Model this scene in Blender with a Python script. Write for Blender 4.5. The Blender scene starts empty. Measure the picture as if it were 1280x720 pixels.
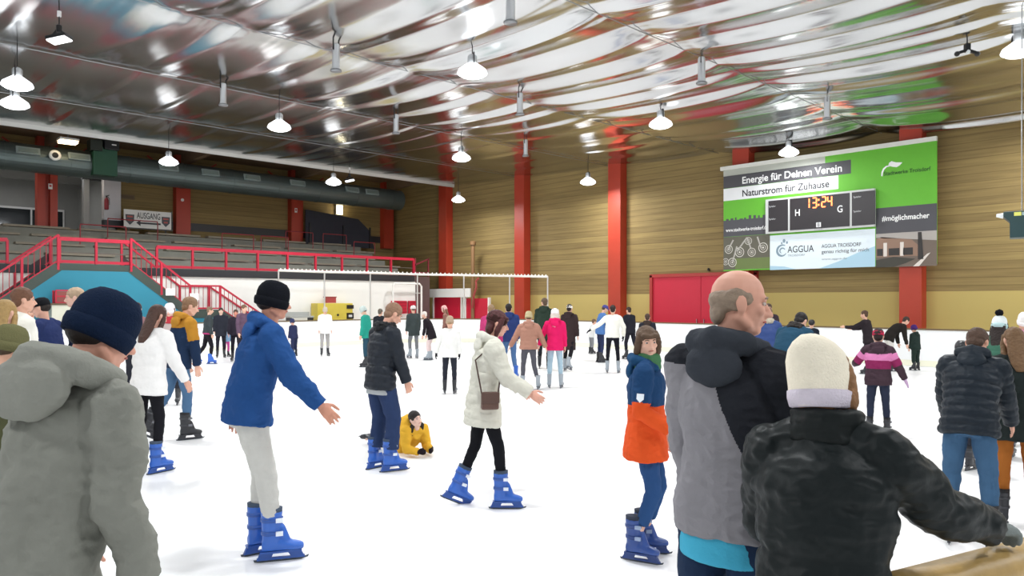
import bpy, bmesh, math, random
import numpy as np
from mathutils import Vector, Matrix, noise

# ------------------------------------------------------------------ camera, world, exposure
SC = bpy.context.scene
COL = SC.collection
F_PX, HOR, CAM_H = 930.0, 377.0, 1.80
TH = math.radians(45.94)
cam_data = bpy.data.cameras.new('camera')
cam = bpy.data.objects.new('camera', cam_data)
COL.objects.link(cam)
cam_data.sensor_width = 36.0
cam_data.lens = 36.0 * F_PX / 1280.0
cam_data.shift_y = (HOR - 360.0) / 1280.0
cam_data.clip_start = 0.05
cam_data.clip_end = 200
cam.location = (0, 0, CAM_H)
cam.rotation_euler = (math.radians(90), 0, TH - math.radians(90))
SC.camera = cam

W = bpy.data.worlds.new('world')
SC.world = W
W.use_nodes = True
W.node_tree.nodes['Background'].inputs[0].default_value = (0.93, 0.97, 1.0, 1)
W.node_tree.nodes['Background'].inputs[1].default_value = 0.5
SC.view_settings.view_transform = 'Standard'
SC.view_settings.look = 'None'
SC.view_settings.gamma = 1
SC.view_settings.use_curve_mapping = False
SC.view_settings.exposure = 0.3
LAMP_W = 165.0      # downward light of one hall lamp
GLOW_W = 4.0       # its stray light in all directions
CLOTH_GAIN = 1.0


# ------------------------------------------------------------------ geometry of the view
def at(px, D, z=0.0):
    L = (px - 640.0) / F_PX * D
    return Vector((D * math.cos(TH) + L * math.sin(TH), D * math.sin(TH) - L * math.cos(TH), z))


def depth_of(fy, z=0.0):
    return F_PX * (CAM_H - z) / (fy - HOR)


def on_x(px, py, X):            # point of the plane x = X seen at a pixel
    r = (px - 640.0) / F_PX
    Y = X * (math.sin(TH) - r * math.cos(TH)) / (math.cos(TH) + r * math.sin(TH))
    D = X * math.cos(TH) + Y * math.sin(TH)
    return Y, CAM_H + (HOR - py) * D / F_PX


def on_y(px, py, Y):            # point of the plane y = Y seen at a pixel
    r = (px - 640.0) / F_PX
    X = Y * (math.cos(TH) + r * math.sin(TH)) / (math.sin(TH) - r * math.cos(TH))
    D = X * math.cos(TH) + Y * math.sin(TH)
    return X, CAM_H + (HOR - py) * D / F_PX


def proj(p):
    D = p.x * math.cos(TH) + p.y * math.sin(TH)
    L = p.x * math.sin(TH) - p.y * math.cos(TH)
    return round(640 + F_PX * L / D), round(HOR - F_PX * (p.z - CAM_H) / D)


# ------------------------------------------------------------------ materials
def lin(c):
    if isinstance(c, str):
        c = c.lstrip('#')
        c = [int(c[i:i + 2], 16) / 255 for i in (0, 2, 4)]
    return [x / 12.92 if x <= 0.04045 else ((x + 0.055) / 1.055) ** 2.4 for x in c]


_M = {}


def mat(key, color, rough=0.6, metal=0.0, bump=0.0, bscale=60.0, vary=0.0, vscale=6.0, emit=None, estr=0.0, spec=0.5, gain=1.0, wave=None):
    k = (key, str(color))
    if k in _M:
        return _M[k]
    m = bpy.data.materials.new(key)
    m.use_nodes = True
    nt = m.node_tree
    b = nt.nodes['Principled BSDF']
    c = [min(0.92, x * gain) for x in lin(color)]
    b.inputs['Base Color'].default_value = (*c, 1)
    b.inputs['Roughness'].default_value = rough
    b.inputs['Metallic'].default_value = metal
    b.inputs['Specular IOR Level'].default_value = spec
    tc = nt.nodes.new('ShaderNodeTexCoord')
    if vary > 0:
        n = nt.nodes.new('ShaderNodeTexNoise')
        n.inputs['Scale'].default_value = vscale
        n.inputs['Detail'].default_value = 5
        nt.links.new(tc.outputs['Object'], n.inputs['Vector'])
        mx = nt.nodes.new('ShaderNodeMix')
        mx.data_type = 'RGBA'
        mx.inputs[6].default_value = (*[x * (1 - vary) for x in c], 1)
        mx.inputs[7].default_value = (*[min(1, x * (1 + vary)) for x in c], 1)
        nt.links.new(n.outputs['Fac'], mx.inputs[0])
        nt.links.new(mx.outputs[2], b.inputs['Base Color'])
    if bump > 0:
        n = nt.nodes.new('ShaderNodeTexNoise')
        n.inputs['Scale'].default_value = bscale
        n.inputs['Detail'].default_value = 3
        nt.links.new(tc.outputs['Object'], n.inputs['Vector'])
        bp = nt.nodes.new('ShaderNodeBump')
        bp.inputs['Strength'].default_value = bump
        bp.inputs['Distance'].default_value = 0.01
        nt.links.new(n.outputs['Fac'], bp.inputs['Height'])
        nt.links.new(bp.outputs['Normal'], b.inputs['Normal'])
    if emit:
        b.inputs['Emission Color'].default_value = (*lin(emit), 1)
        b.inputs['Emission Strength'].default_value = estr
    _M[k] = m
    return m


def cloth(c):
    return mat('cloth', c, 0.9, bump=0.25, bscale=90, vary=0.10, vscale=9, spec=0.15, gain=CLOTH_GAIN)


def nylon(c):
    return mat('nylon', c, 0.5, bump=0.15, bscale=45, vary=0.08, vscale=7, spec=0.22, gain=CLOTH_GAIN)


def knit(c):
    return mat('knit', c, 0.95, bump=0.5, bscale=140, vary=0.10, vscale=25, spec=0.1, gain=CLOTH_GAIN)


def fur(c):
    return mat('hair', c, 0.6, bump=0.5, bscale=70, vary=0.35, vscale=40, spec=0.3)


def skin(c='#d9a58c'):
    return mat('skin', c, 0.55, vary=0.06, vscale=20, spec=0.3)


def paint(c, r=0.45):
    return mat('paint', c, r, vary=0.06, vscale=3)


def plastic(c, r=0.35):
    return mat('plastic', c, r)


def metal(c, r=0.3):
    return mat('metal', c, r, metal=1.0)


def glow(c, s):
    return mat('glow%g' % s, c, 0.5, emit=c, estr=s)


# ------------------------------------------------------------------ mesh builder
class MB:
    def __init__(self):
        self.v, self.f, self.m = [], [], []

    def add(self, vs, fs, mi=0):
        o = len(self.v)
        self.v += [tuple(p) for p in vs]
        self.f += [tuple(i + o for i in f) for f in fs]
        self.m += [mi] * len(fs)
        return self

    def box(self, c, s, rot=None, mi=0):
        x, y, z = s[0] / 2, s[1] / 2, s[2] / 2
        vs = [Vector(p) for p in ((-x, -y, -z), (x, -y, -z), (x, y, -z), (-x, y, -z), (-x, -y, z), (x, -y, z), (x, y, z), (-x, y, z))]
        if rot is not None:
            vs = [rot @ p for p in vs]
        c = Vector(c)
        return self.add([p + c for p in vs], [(0, 3, 2, 1), (4, 5, 6, 7), (0, 1, 5, 4), (1, 2, 6, 5), (2, 3, 7, 6), (3, 0, 4, 7)], mi)

    def box2(self, a, b, mi=0):
        return self.box([(a[i] + b[i]) / 2 for i in range(3)], [abs(b[i] - a[i]) for i in range(3)], None, mi)

    def bar(self, a, b, w, h=None, mi=0, up=(0, 0, 1)):      # rectangular bar from a to b
        a, b = Vector(a), Vector(b)
        h = h or w
        d = (b - a).normalized()
        u = Vector(up)
        if abs(d.dot(u)) > 0.98:
            u = Vector((1, 0, 0))
        r = d.cross(u).normalized()
        u = r.cross(d)
        R = Matrix((r, d, u)).transposed()
        return self.box((a + b) / 2, (w, (b - a).length, h), R, mi)

    def loft(self, secs, n=14, mi=0, caps=True):             # secs: (centre, xaxis, yaxis, rx, ry)
        vs, fs = [], []
        for c, ax, ay, rx, ry in secs:
            c, ax, ay = Vector(c), Vector(ax), Vector(ay)
            for k in range(n):
                a = 2 * math.pi * k / n
                vs.append(c + ax * (rx * math.cos(a)) + ay * (ry * math.sin(a)))
        for i in range(len(secs) - 1):
            for k in range(n):
                k2 = (k + 1) % n
                fs.append((i * n + k, i * n + k2, (i + 1) * n + k2, (i + 1) * n + k))
        if caps:
            fs.append(tuple(range(n))[::-1])
            fs.append(tuple((len(secs) - 1) * n + k for k in range(n)))
        return self.add(vs, fs, mi)

    def tube(self, pts, rad, n=10, mi=0, balls=False):
        pts = [Vector(p) for p in pts]
        if not hasattr(rad, '__len__'):
            rad = [rad] * len(pts)
        secs, prev = [], None
        for i, p in enumerate(pts):
            d = (pts[min(i + 1, len(pts) - 1)] - pts[max(i - 1, 0)]).normalized()
            if prev is None:
                u = Vector((0, 0, 1)) if abs(d.z) < 0.9 else Vector((0, 1, 0))
                x = d.cross(u).normalized()
            else:
                x = (prev - d * prev.dot(d)).normalized()
            prev = x
            secs.append((p, x, d.cross(x), rad[i], rad[i]))
        self.loft(secs, n, mi)
        if balls:
            for p, r in zip(pts, rad):
                self.ell(p, (r, r, r), mi=mi, n=n, k=max(5, n // 2))
        return self

    def ell(self, c, r, rot=None, mi=0, n=12, k=7):
        c = Vector(c)
        vs = [Vector((0, 0, -r[2]))]
        for i in range(1, k):
            t = -math.pi / 2 + math.pi * i / k
            for j in range(n):
                a = 2 * math.pi * j / n
                vs.append(Vector((r[0] * math.cos(t) * math.cos(a), r[1] * math.cos(t) * math.sin(a), r[2] * math.sin(t))))
        vs.append(Vector((0, 0, r[2])))
        fs = []
        for j in range(n):
            fs.append((0, 1 + (j + 1) % n, 1 + j))
            for i in range(k - 2):
                a, b = 1 + i * n + j, 1 + i * n + (j + 1) % n
                fs.append((a, b, b + n, a + n))
            fs.append((1 + (k - 2) * n + j, 1 + (k - 2) * n + (j + 1) % n, len(vs) - 1))
        if rot is not None:
            vs = [rot @ p for p in vs]
        return self.add([p + c for p in vs], fs, mi)

    def lathe(self, prof, c=(0, 0, 0), n=24, mi=0, sx=1.0, sy=1.0, rot=None):    # prof: (r, z) bottom to top, open ends get closed
        c = Vector(c)
        vs, fs = [], []
        for r, z in prof:
            for j in range(n):
                a = 2 * math.pi * j / n
                p = Vector((r * sx * math.cos(a), r * sy * math.sin(a), z))
                vs.append((rot @ p if rot is not None else p) + c)
        for i in range(len(prof) - 1):
            for j in range(n):
                j2 = (j + 1) % n
                fs.append((i * n + j, i * n + j2, (i + 1) * n + j2, (i + 1) * n + j))
        fs.append(tuple(range(n))[::-1])
        fs.append(tuple((len(prof) - 1) * n + j for j in range(n)))
        return self.add(vs, fs, mi)

    def prism(self, poly, off, mi=0):                        # extrude a 3-D polygon by a vector
        off = Vector(off)
        a = [Vector(p) for p in poly]
        n = len(a)
        return self.add(a + [p + off for p in a], [tuple(range(n))[::-1], tuple(range(n, 2 * n))] + [(i, (i + 1) % n, n + (i + 1) % n, n + i) for i in range(n)], mi)

    def mesh(self, name, fix=True):
        me = bpy.data.meshes.new(name)
        me.from_pydata(self.v, [], self.f)
        if any(self.m):
            me.polygons.foreach_set('material_index', self.m)
        if fix:
            bm = bmesh.new()
            bm.from_mesh(me)
            bmesh.ops.recalc_face_normals(bm, faces=bm.faces)
            bm.to_mesh(me)
            bm.free()
        me.update()
        return me

    def build(self, name, mats, parent=None, smooth=False, bevel=0.0):
        me = self.mesh(name)
        if bevel:
            bm = bmesh.new()
            bm.from_mesh(me)
            bmesh.ops.bevel(bm, geom=bm.edges[:], offset=bevel, segments=2, affect='EDGES', profile=0.6, clamp_overlap=True)
            bm.to_mesh(me)
            bm.free()
        return link(name, me, mats, parent, smooth)


def link(name, me, mats, parent=None, smooth=False):
    if not isinstance(mats, (list, tuple)):
        mats = [mats]
    if len(me.materials) == 0:
        for m in mats:
            me.materials.append(m)
    if smooth:
        me.polygons.foreach_set('use_smooth', [True] * len(me.polygons))
    o = bpy.data.objects.new(name, me)
    COL.objects.link(o)
    if parent:
        o.parent = parent
    return o


def remesh(mb, voxel, it=4, fac=0.5):
    me = mb.mesh('t', fix=True)
    o = bpy.data.objects.new('t', me)
    COL.objects.link(o)
    r = o.modifiers.new('r', 'REMESH')
    r.mode = 'VOXEL'
    r.voxel_size = voxel
    if it:
        s = o.modifiers.new('s', 'SMOOTH')
        s.factor = fac
        s.iterations = it
    dg = bpy.context.evaluated_depsgraph_get()
    out = bpy.data.meshes.new_from_object(o.evaluated_get(dg))
    bpy.data.objects.remove(o)
    bpy.data.meshes.remove(me)
    return out


def empty(name, loc=(0, 0, 0), rz=0.0):
    o = bpy.data.objects.new(name, None)
    COL.objects.link(o)
    o.location = loc
    o.rotation_euler = (0, 0, rz)
    return o


def tag(o, label, cat, group=None):
    o['label'] = label
    o['category'] = cat
    if group:
        o['group'] = group
    return o


def struct(o, label=None):
    o['kind'] = 'structure'
    if label:
        o['label'] = label
    return o


def text_mesh(s, w, h, bold=0.0, depth=0.004):
    """lettering in the xy plane, lower left corner at the origin, w wide, cap height h"""
    cu = bpy.data.curves.new('t', 'FONT')
    cu.body = s
    cu.offset = bold
    cu.extrude = 0.0
    o = bpy.data.objects.new('t', cu)
    COL.objects.link(o)
    dg = bpy.context.evaluated_depsgraph_get()
    me = bpy.data.meshes.new_from_object(o.evaluated_get(dg))
    bpy.data.objects.remove(o)
    n = len(me.vertices)
    co = np.empty(n * 3)
    me.vertices.foreach_get('co', co)
    co = co.reshape(-1, 3)
    x0, x1 = co[:, 0].min(), co[:, 0].max()
    co[:, 0] = (co[:, 0] - x0) * w / (x1 - x0)
    co[:, 1] *= h / 0.70
    co[:, 2] = depth
    me.vertices.foreach_set('co', co.ravel())
    me.update()
    return me


def lettering(s, origin, xa, ya, za, w, h, m, parent, bold=0.0, name='lettering', depth=0.004):
    me = text_mesh(s, w, h, bold, depth)
    M = Matrix((Vector(xa), Vector(ya), Vector(za))).transposed().to_4x4()
    M.translation = Vector(origin)
    me.transform(M)
    return link(name, me, m, parent)

# ------------------------------------------------------------------ the hall
XW, YW = 24.0, 34.3           # far long wall, wall behind the stands
XB, YB = 22.4, 26.8           # rink boards in front of them
ZF = 7.2                      # foil ceiling
R_ = random.Random(5)


def siding_material():
    m = bpy.data.materials.new('timber_siding')
    m.use_nodes = True
    nt = m.node_tree
    b = nt.nodes['Principled BSDF']
    b.inputs['Roughness'].default_value = 0.75
    tc = nt.nodes.new('ShaderNodeTexCoord')
    sep = nt.nodes.new('ShaderNodeSeparateXYZ')
    nt.links.new(tc.outputs['Object'], sep.inputs[0])

    def math_(op, a, bb=None):
        n = nt.nodes.new('ShaderNodeMath')
        n.operation = op
        for i, v in enumerate((a, bb)):
            if v is None:
                continue
            if isinstance(v, (int, float)):
                n.inputs[i].default_value = v
            else:
                nt.links.new(v, n.inputs[i])
        return n.outputs[0]
    z = math_('DIVIDE', sep.outputs['Z'], 0.225)
    fr = math_('FRACT', z)
    row = math_('FLOOR', z)
    wn = nt.nodes.new('ShaderNodeTexWhiteNoise')
    wn.noise_dimensions = '1D'
    nt.links.new(row, wn.inputs['W'])
    mp = nt.nodes.new('ShaderNodeMapping')
    mp.inputs['Scale'].default_value = (0.35, 0.35, 7.0)
    nt.links.new(tc.outputs['Object'], mp.inputs[0])
    ns = nt.nodes.new('ShaderNodeTexNoise')
    ns.inputs['Scale'].default_value = 2.0
    ns.inputs['Detail'].default_value = 6
    nt.links.new(mp.outputs[0], ns.inputs['Vector'])
    up = math_('GREATER_THAN', sep.outputs['Z'], 2.1)
    groove = math_('MULTIPLY', math_('LESS_THAN', fr, 0.10), up)
    f = math_('ADD', math_('MULTIPLY', wn.outputs['Value'], 0.28), math_('MULTIPLY', ns.outputs['Fac'], 0.75))
    cr = nt.nodes.new('ShaderNodeValToRGB')
    cr.color_ramp.elements[0].position = 0.2
    cr.color_ramp.elements[0].color = (*lin('#74603a'), 1)
    cr.color_ramp.elements[1].position = 0.95
    cr.color_ramp.elements[1].color = (*lin('#a28c56'), 1)
    nt.links.new(f, cr.inputs[0])
    low = nt.nodes.new('ShaderNodeMix')
    low.data_type = 'RGBA'
    low.inputs[6].default_value = (*lin('#b7a361'), 1)
    nt.links.new(up, low.inputs[0])
    nt.links.new(cr.outputs[0], low.inputs[7])
    mx = nt.nodes.new('ShaderNodeMix')
    mx.data_type = 'RGBA'
    mx.inputs[7].default_value = (*lin('#5f4a28'), 1)
    nt.links.new(math_('MULTIPLY', groove, 0.5), mx.inputs[0])
    nt.links.new(low.outputs[2], mx.inputs[6])
    nt.links.new(mx.outputs[2], b.inputs['Base Color'])
    bp = nt.nodes.new('ShaderNodeBump')
    bp.inputs['Strength'].default_value = 0.6
    bp.inputs['Distance'].default_value = 0.03
    nt.links.new(math_('MULTIPLY', fr, up), bp.inputs['Height'])
    nt.links.new(bp.outputs[0], b.inputs['Normal'])
    return m


SIDING = siding_material()
RED_POST = mat('red_post', '#a83620', 0.5, vary=0.12, vscale=2)
RAIL_RED = mat('rail_red', '#b81b37', 0.4)
CONC = mat('concrete', '#85857c', 0.85, vary=0.18, vscale=2.5)
DARK = paint('#26262a')
WHITE = mat('white_panel', '#e9e8e2', 0.55, vary=0.03, vscale=1.5)
BOARD = mat('rink_board', '#f4f5f5', 0.4, vary=0.03, vscale=1.0)
SILVER = metal('#c8ccd0', 0.25)
BLACKM = plastic('#141416')

# ice
ICE = mat('ice', '#f6f9fc', 0.35, vary=0.015, vscale=0.6, bump=0.03, bscale=3, spec=0.3)
mb = MB()
mb.add([(-14, -14, 0), (XW, -14, 0), (XW, YW + 6, 0), (-14, YW + 6, 0)], [(0, 1, 2, 3)])
struct(mb.build('floor', ICE), 'white ice surface of the rink')

# walls
mb = MB()
mb.box2((XW, -14, 0), (XW + 0.25, YW + 0.3, 8.6))
struct(mb.build('wall_right', SIDING), 'tan timber-clad long wall of the hall')
mb = MB()
mb.box2((9.9, YW, 0), (XW, YW + 0.25, 8.6))
mb.box2((-14, YW, 0), (9.9, YW + 0.25, 4.75))
mb.box2((-14, YW, 7.05), (9.9, YW + 0.25, 8.6))
struct(mb.build('wall_left', SIDING), 'tan timber-clad wall above the stands')
mb = MB()
mb.box2((9.75, YW - 0.02, 5.0), (XW, YW - 0.005, 5.35))
struct(mb.build('baseboard_left', DARK))

# roof over the stands
mb = MB()
mb.box2((-14, 28.6, 8.3), (XW, YW + 0.3, 8.5))
for X in (-4, 1.8, 7.26, 12.5, 18.0, 23.4):
    mb.bar((X, 28.9, 8.25), (X, YW, 8.05), 0.22, 0.45)
struct(mb.build('roof', mat('dark_timber', '#6b5640', 0.8, vary=0.15, vscale=2)))

# foil ceiling: strips about 1.4 m wide hung side by side and resting on the cables
CABLES = [-6.0, -1.6, 3.4, 8.5, 14.1, 19.0, 24.2, 29.0]


def foil_base(y):
    return 6.72 + 0.034 * y


xs = [-9.0]
while xs[-1] < XW:
    xs.append(xs[-1] + R_.uniform(1.05, 1.7))
xs[-1] = XW
amps = [R_.uniform(0.55, 1.3) for _ in xs]
skew = [R_.uniform(0.75, 1.35) for _ in xs]


def foil_z(x, y):
    i = max(k for k in range(len(xs)) if xs[k] <= x + 1e-6) if x > xs[0] else 0
    i = min(i, len(xs) - 2)
    u = (x - xs[i]) / (xs[i + 1] - xs[i])
    j = 0
    while j < len(CABLES) - 2 and y > CABLES[j + 1]:
        j += 1
    t = min(1, max(0, (y - CABLES[j]) / (CABLES[j + 1] - CABLES[j])))
    k = min(1, max(0, (y - 13.0) / 5.5))
    A = (0.150 * (1 - k) + 0.034 * k) * amps[i]
    A *= 1 + 0.75 * min(1, max(0, (x - 13.0) / 8.0)) * (1 - k)
    dc = min(y - CABLES[j], CABLES[j + 1] - y)
    A *= 0.30 + 0.70 * (1 - math.exp(-max(0, dc) / 0.7))
    A *= 0.85 + 0.4 * noise.noise(Vector((i * 3.1, y * 0.12, 0)))
    m = min(1, max(0, (y - 7.5) / 2.0)) * (1 - k)
    q = (0.30 * (1 - k) + 0.13 * k + 0.12 * m) * skew[i]
    u = min(1, max(0, u))
    bow = 4 * t * (1 - t)
    h = u / q if u < q else (1 - u) / (1 - q)          # falls steeply, then climbs slowly to the next seam
    h = h * h * (3 - 2 * h) * 0.5 + h * 0.5
    z = foil_base(y) - 0.09 * bow - A * h
    d = min(y - CABLES[j], CABLES[j + 1] - y)
    w = math.exp(-max(d, 0) / 1.1)
    z += (1 - 0.55 * k) * 0.016 * (0.25 + w) * noise.noise(Vector((x * 3.0, y * 0.14, 4.0))) + 0.008 * w * noise.noise(Vector((x * 8.0, y * 0.2, 9.0)))
    z += (1 - 0.5 * k) * 0.018 * noise.noise(Vector((x * 0.35, y * 0.3, 1.7)))
    return z


gx = np.arange(-9.0, XW + 0.001, 0.045)
gy = np.arange(-6.0, 29.01, 0.25)
vs, fs = [], []
for y in gy:
    for x in gx:
        vs.append((x, y, foil_z(x, y)))
nx = len(gx)
for j in range(len(gy) - 1):
    for i in range(nx - 1):
        a = j * nx + i
        fs.append((a, a + nx, a + nx + 1, a + 1))
mb = MB()
mb.add(vs, fs)
FOIL = mat('silver_foil', '#c6c7c8', 0.17, metal=1.0)
me = mb.mesh('ceiling', fix=False)
struct(link('ceiling', me, FOIL, None, True), 'wrinkled silver foil ceiling')

# bright hem of the foil and the cables that carry it
mb = MB()
mb.box2((-9, 28.98, 7.56), (XW, 29.06, 7.74))
struct(mb.build('trim_1', mat('foil_hem', '#d8d8d4', 0.5, metal=0.3)), 'bright edge of the foil ceiling above the stands')
CAB = metal('#9a9c9e', 0.4)
for i, y in enumerate(CABLES[3:7]):
    mb = MB()
    mb.tube([(-9, y, foil_base(y) - 0.05), (XW, y, foil_base(y) - 0.05)], 0.009, 6)
    struct(mb.build('trim_%d' % (i + 2), CAB), 'straight steel cable under the foil ceiling')

# posts
for y in (2.1, 7.56, 13.0, 18.5, 23.9, 29.4):
    mb = MB()
    mb.box((XW - 0.22, y, 4.1), (0.42, 0.62, 8.2))
    struct(mb.build('pillar', RED_POST, bevel=0.02), 'red timber pillar on the long wall')
for x in (7.26, 12.5, 18.0, 23.45):
    mb = MB()
    if x < 9:
        mb.box((x - 0.22, YW - 0.2, 6.5), (0.26, 0.4, 3.6))
        mb.box((x + 0.22, YW - 0.2, 6.5), (0.26, 0.4, 3.6))
        mb.box((x, YW - 0.12, 6.5), (0.2, 0.2, 3.6))
    else:
        mb.box((x, YW - 0.2, 6.5), (0.62, 0.4, 3.6))
    for s in (-1, 1):
        if x < 20:
            mb.bar((x + s * 0.2, YW - 0.3, 7.2), (x + s * 1.5, YW - 0.3, 8.1), 0.06)
    struct(mb.build('pillar', RED_POST), 'red pillar on the wall behind the stands')

# concourse seen through the opening behind the stands
mb = MB()
mb.box2((-6, YW + 0.25, 4.55), (9.9, YW + 6, 4.75))
mb.box2((-6, YW + 6, 4.55), (11.5, YW + 6.2, 8.4), 1)
mb.box2((-6, YW + 0.3, 7.6), (11.5, YW + 6, 7.8), 2)
mb.box2((9.9, YW + 0.02, 4.75), (10.05, YW + 6, 7.8), 1)
mb.box2((-6, YW + 2.2, 7.25), (9.9, YW + 2.5, 7.6), 1)
mb.box2((-6, YW + 4.2, 7.2), (9.9, YW + 4.5, 7.6), 1)
mb.box2((8.8, YW + 0.6, 4.75), (9.0, YW + 0.9, 7.2), 1)
mb.box2((8.75, YW + 0.6, 6.95), (9.9, YW + 0.9, 7.2), 3)
struct(mb.build('wall_back', [CONC, paint('#9a9a98'), paint('#dcdcd6'), DARK]), 'grey concourse behind the stands')
for n_, (xa, xb) in enumerate(((4.6, 6.0), (6.6, 9.3), (9.9, 10.9))):
    if n_ == 2:
        continue
    mb = MB()
    mb.box2((xa, YW + 5.9, 5.2), (xb, YW + 6.0, 6.15))
    w = struct(mb.build('window_%d' % (n_ + 1), paint('#f6f8fa')), 'white framed window in the concourse')
    mb = MB()
    for k in range(2):
        a = xa + 0.08 + k * (xb - xa - 0.08) / 2
        mb.box2((a, YW + 5.86, 5.3), (a + (xb - xa - 0.24) / 2, YW + 5.92, 6.05))
    mb.build('pane', mat('dark_glass', '#1c2126', 0.1), w)
# white end panel of the opening, with a dark foot
mb = MB()
mb.box2((9.3, YW - 0.35, 5.15), (9.95, YW - 0.02, 7.1))
mb.box2((9.3, YW - 0.36, 4.9), (9.96, YW - 0.02, 5.2), 1)
struct(mb.build('trim_6', [paint('#c9c6c8'), DARK]), 'white end panel of the concourse opening')
mb = MB()
mb.box2((-6, YW - 0.06, 6.98), (9.3, YW, 7.12))
struct(mb.build('trim_7', paint('#dcdcd6')))

# ------------------------------------------------------------------ grandstand
TIERS = [(28.7, 3.02), (29.9, 3.42), (31.0, 3.82), (32.1, 4.22), (33.2, 4.62)]
gs = tag(empty('grandstand', (10, 31, 0)), 'grey concrete standing terrace in steps behind the white wall', 'grandstand')
BENCH = mat('bench', '#8d8474', 0.7, vary=0.15, vscale=3)
for i, (y, z) in enumerate(TIERS):
    mb = MB()
    mb.box2((-16, y - 31, z - 0.5 if i else 2.75), (11.2, YW - 31 - 0.02, z))
    mb.build('step', CONC, gs)
    if i:
        mb = MB()
        for k in range(9):
            xa = -12 + k * 2.55 + (i % 2) * 0.7
            mb.box2((xa, y - 31 - 0.06, z + 0.02), (xa + 2.2, y - 31 + 0.32, z + 0.10))
            mb.box2((xa + 0.1, y - 31 + 0.02, z), (xa + 0.2, y - 31 + 0.22, z + 0.04))
        mb.build('bench_plank', BENCH, gs)
mb = MB()
mb.box2((-16, 28.55 - 31, 2.75), (11.2, 28.70 - 31, 3.02))
mb.build('fascia', DARK, gs)
mb = MB()
mb.box2((-14, 28.62, 0), (21.3, 28.75, 2.74))
struct(mb.build('wall_stand', WHITE), 'cream white wall under the terrace')
mb = MB()
mb.box2((21.22, 28.76, 0), (21.36, YW, 3.0))
struct(mb.build('wall_stand_end', CONC))


def railing(name, xa, xb, y, z0, z1, label, ends=True):
    r = empty(name, ((xa + xb) / 2, y, z0))
    tag(r, label, 'railing', 'red railings along the terrace front')
    c = (xa + xb) / 2
    mb = MB()
    mb.bar((xa - c, 0, z1 - z0), (xb - c, 0, z1 - z0), 0.10, 0.12)
    mb.build('top_rail', RAIL_RED, r)
    mb = MB()
    mb.bar((xa - c, 0, 0.06), (xb - c, 0, 0.06), 0.06, 0.09)
    mb.build('bottom_rail', RAIL_RED, r)
    mb = MB()
    mb.bar((xa - c, 0.04, 0.36), (xb - c, 0.04, 0.36), 0.03, 0.03)
    mb.build('middle_rail', paint('#5a5048'), r)
    n = max(1, round((xb - xa) / 1.35))
    for k in range(n + 1):
        x = xa - c + (xb - xa) * k / n
        mb = MB()
        mb.bar((x, 0, 0), (x, 0, z1 - z0), 0.11, 0.07)
        mb.build('post', RAIL_RED, r)
    return r


railing('railing', 9.6, 21.2, 28.64, 3.03, 3.80, 'long red railing on the terrace edge, right of the double staircase')
railing('railing', -2.0, 5.0, 28.64, 3.03, 3.80, 'red railing on the terrace edge, left of the double staircase')
railing('railing', 6.25, 8.4, 27.62, 3.05, 3.85, 'short red railing on the platform above the teal wall')

# thin hoop barriers on the terrace
HOOP = mat('hoop', '#8c2c33', 0.5)
for k, (x, i, w) in enumerate(((10.0, 3, 1.9), (12.4, 1, 0.0), (13.9, 2, 1.4), (15.6, 2, 1.3), (17.4, 3, 1.4), (19.3, 3, 1.3), (20.3, 2, 1.2), (8.6, 2, 1.6))):
    if w == 0:
        continue
    y, z = TIERS[i][0] + 0.45, TIERS[i][1]
    o = empty('hoop_barrier', (x, y, z))
    where = ('in front of the exit sign', '', 'right of the second red pillar', 'above the left end of the pole frame', 'left of the dark screen panel', 'in front of the dark screen panel', 'at the far end of the terrace', 'in front of the concourse opening')[k]
    tag(o, 'thin dark red hoop barrier on the terrace, ' + where, 'barrier', 'hoop barriers on the terrace')
    mb = MB()
    mb.tube([(-w / 2, 0, 0.9), (w / 2, 0, 0.9)], 0.022, 8)
    mb.build('crossbar', HOOP, o)
    for s in (-1, 1):
        mb = MB()
        mb.tube([(s * w / 2, 0, 0), (s * w / 2, 0, 0.84), (s * (w / 2 - 0.02), 0, 0.9)], 0.022, 8)
        mb.build('post', HOOP, o)

# dark screen on the terrace
o = empty('dark_panel', (20.4, 33.6, 4.62))
tag(o, 'dark navy sheet leaning on the back wall of the terrace near the corner', 'screen')
mb = MB()
mb.prism([(-2.1, 0, 0), (1.9, 0, 0), (1.6, 0, 0.95), (0.9, 0, 1.5), (-2.1, 0, 1.75)], (0, 0.08, 0))
mb.build('sheet', mat('navy_sheet', '#2b2d38', 0.7, vary=0.2), o)
for x in (-1.9, 0.0, 1.6):
    mb = MB()
    mb.box((x, -0.05, 0.55), (0.07, 0.07, 1.1))
    mb.build('post', DARK, o)

# ------------------------------------------------------------------ double staircase with the teal wall
TEAL = mat('teal', '#2b8299', 0.7, vary=0.06, vscale=1.5)
STRG = paint('#3b463f')
MIDX = 7.3
mb = MB()
prof = [(6.2, 2.82), (8.4, 2.82), (10.4, 1.27), (11.5, 1.27), (13.2, 0.0), (1.4, 0.0), (3.1, 1.27), (4.2, 1.27)]
mb.prism([(x, 27.55, z) for x, z in prof], (0, 0.12, 0))
tw = struct(mb.build('wall_stairs', TEAL), 'teal wall under the double staircase')


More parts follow.
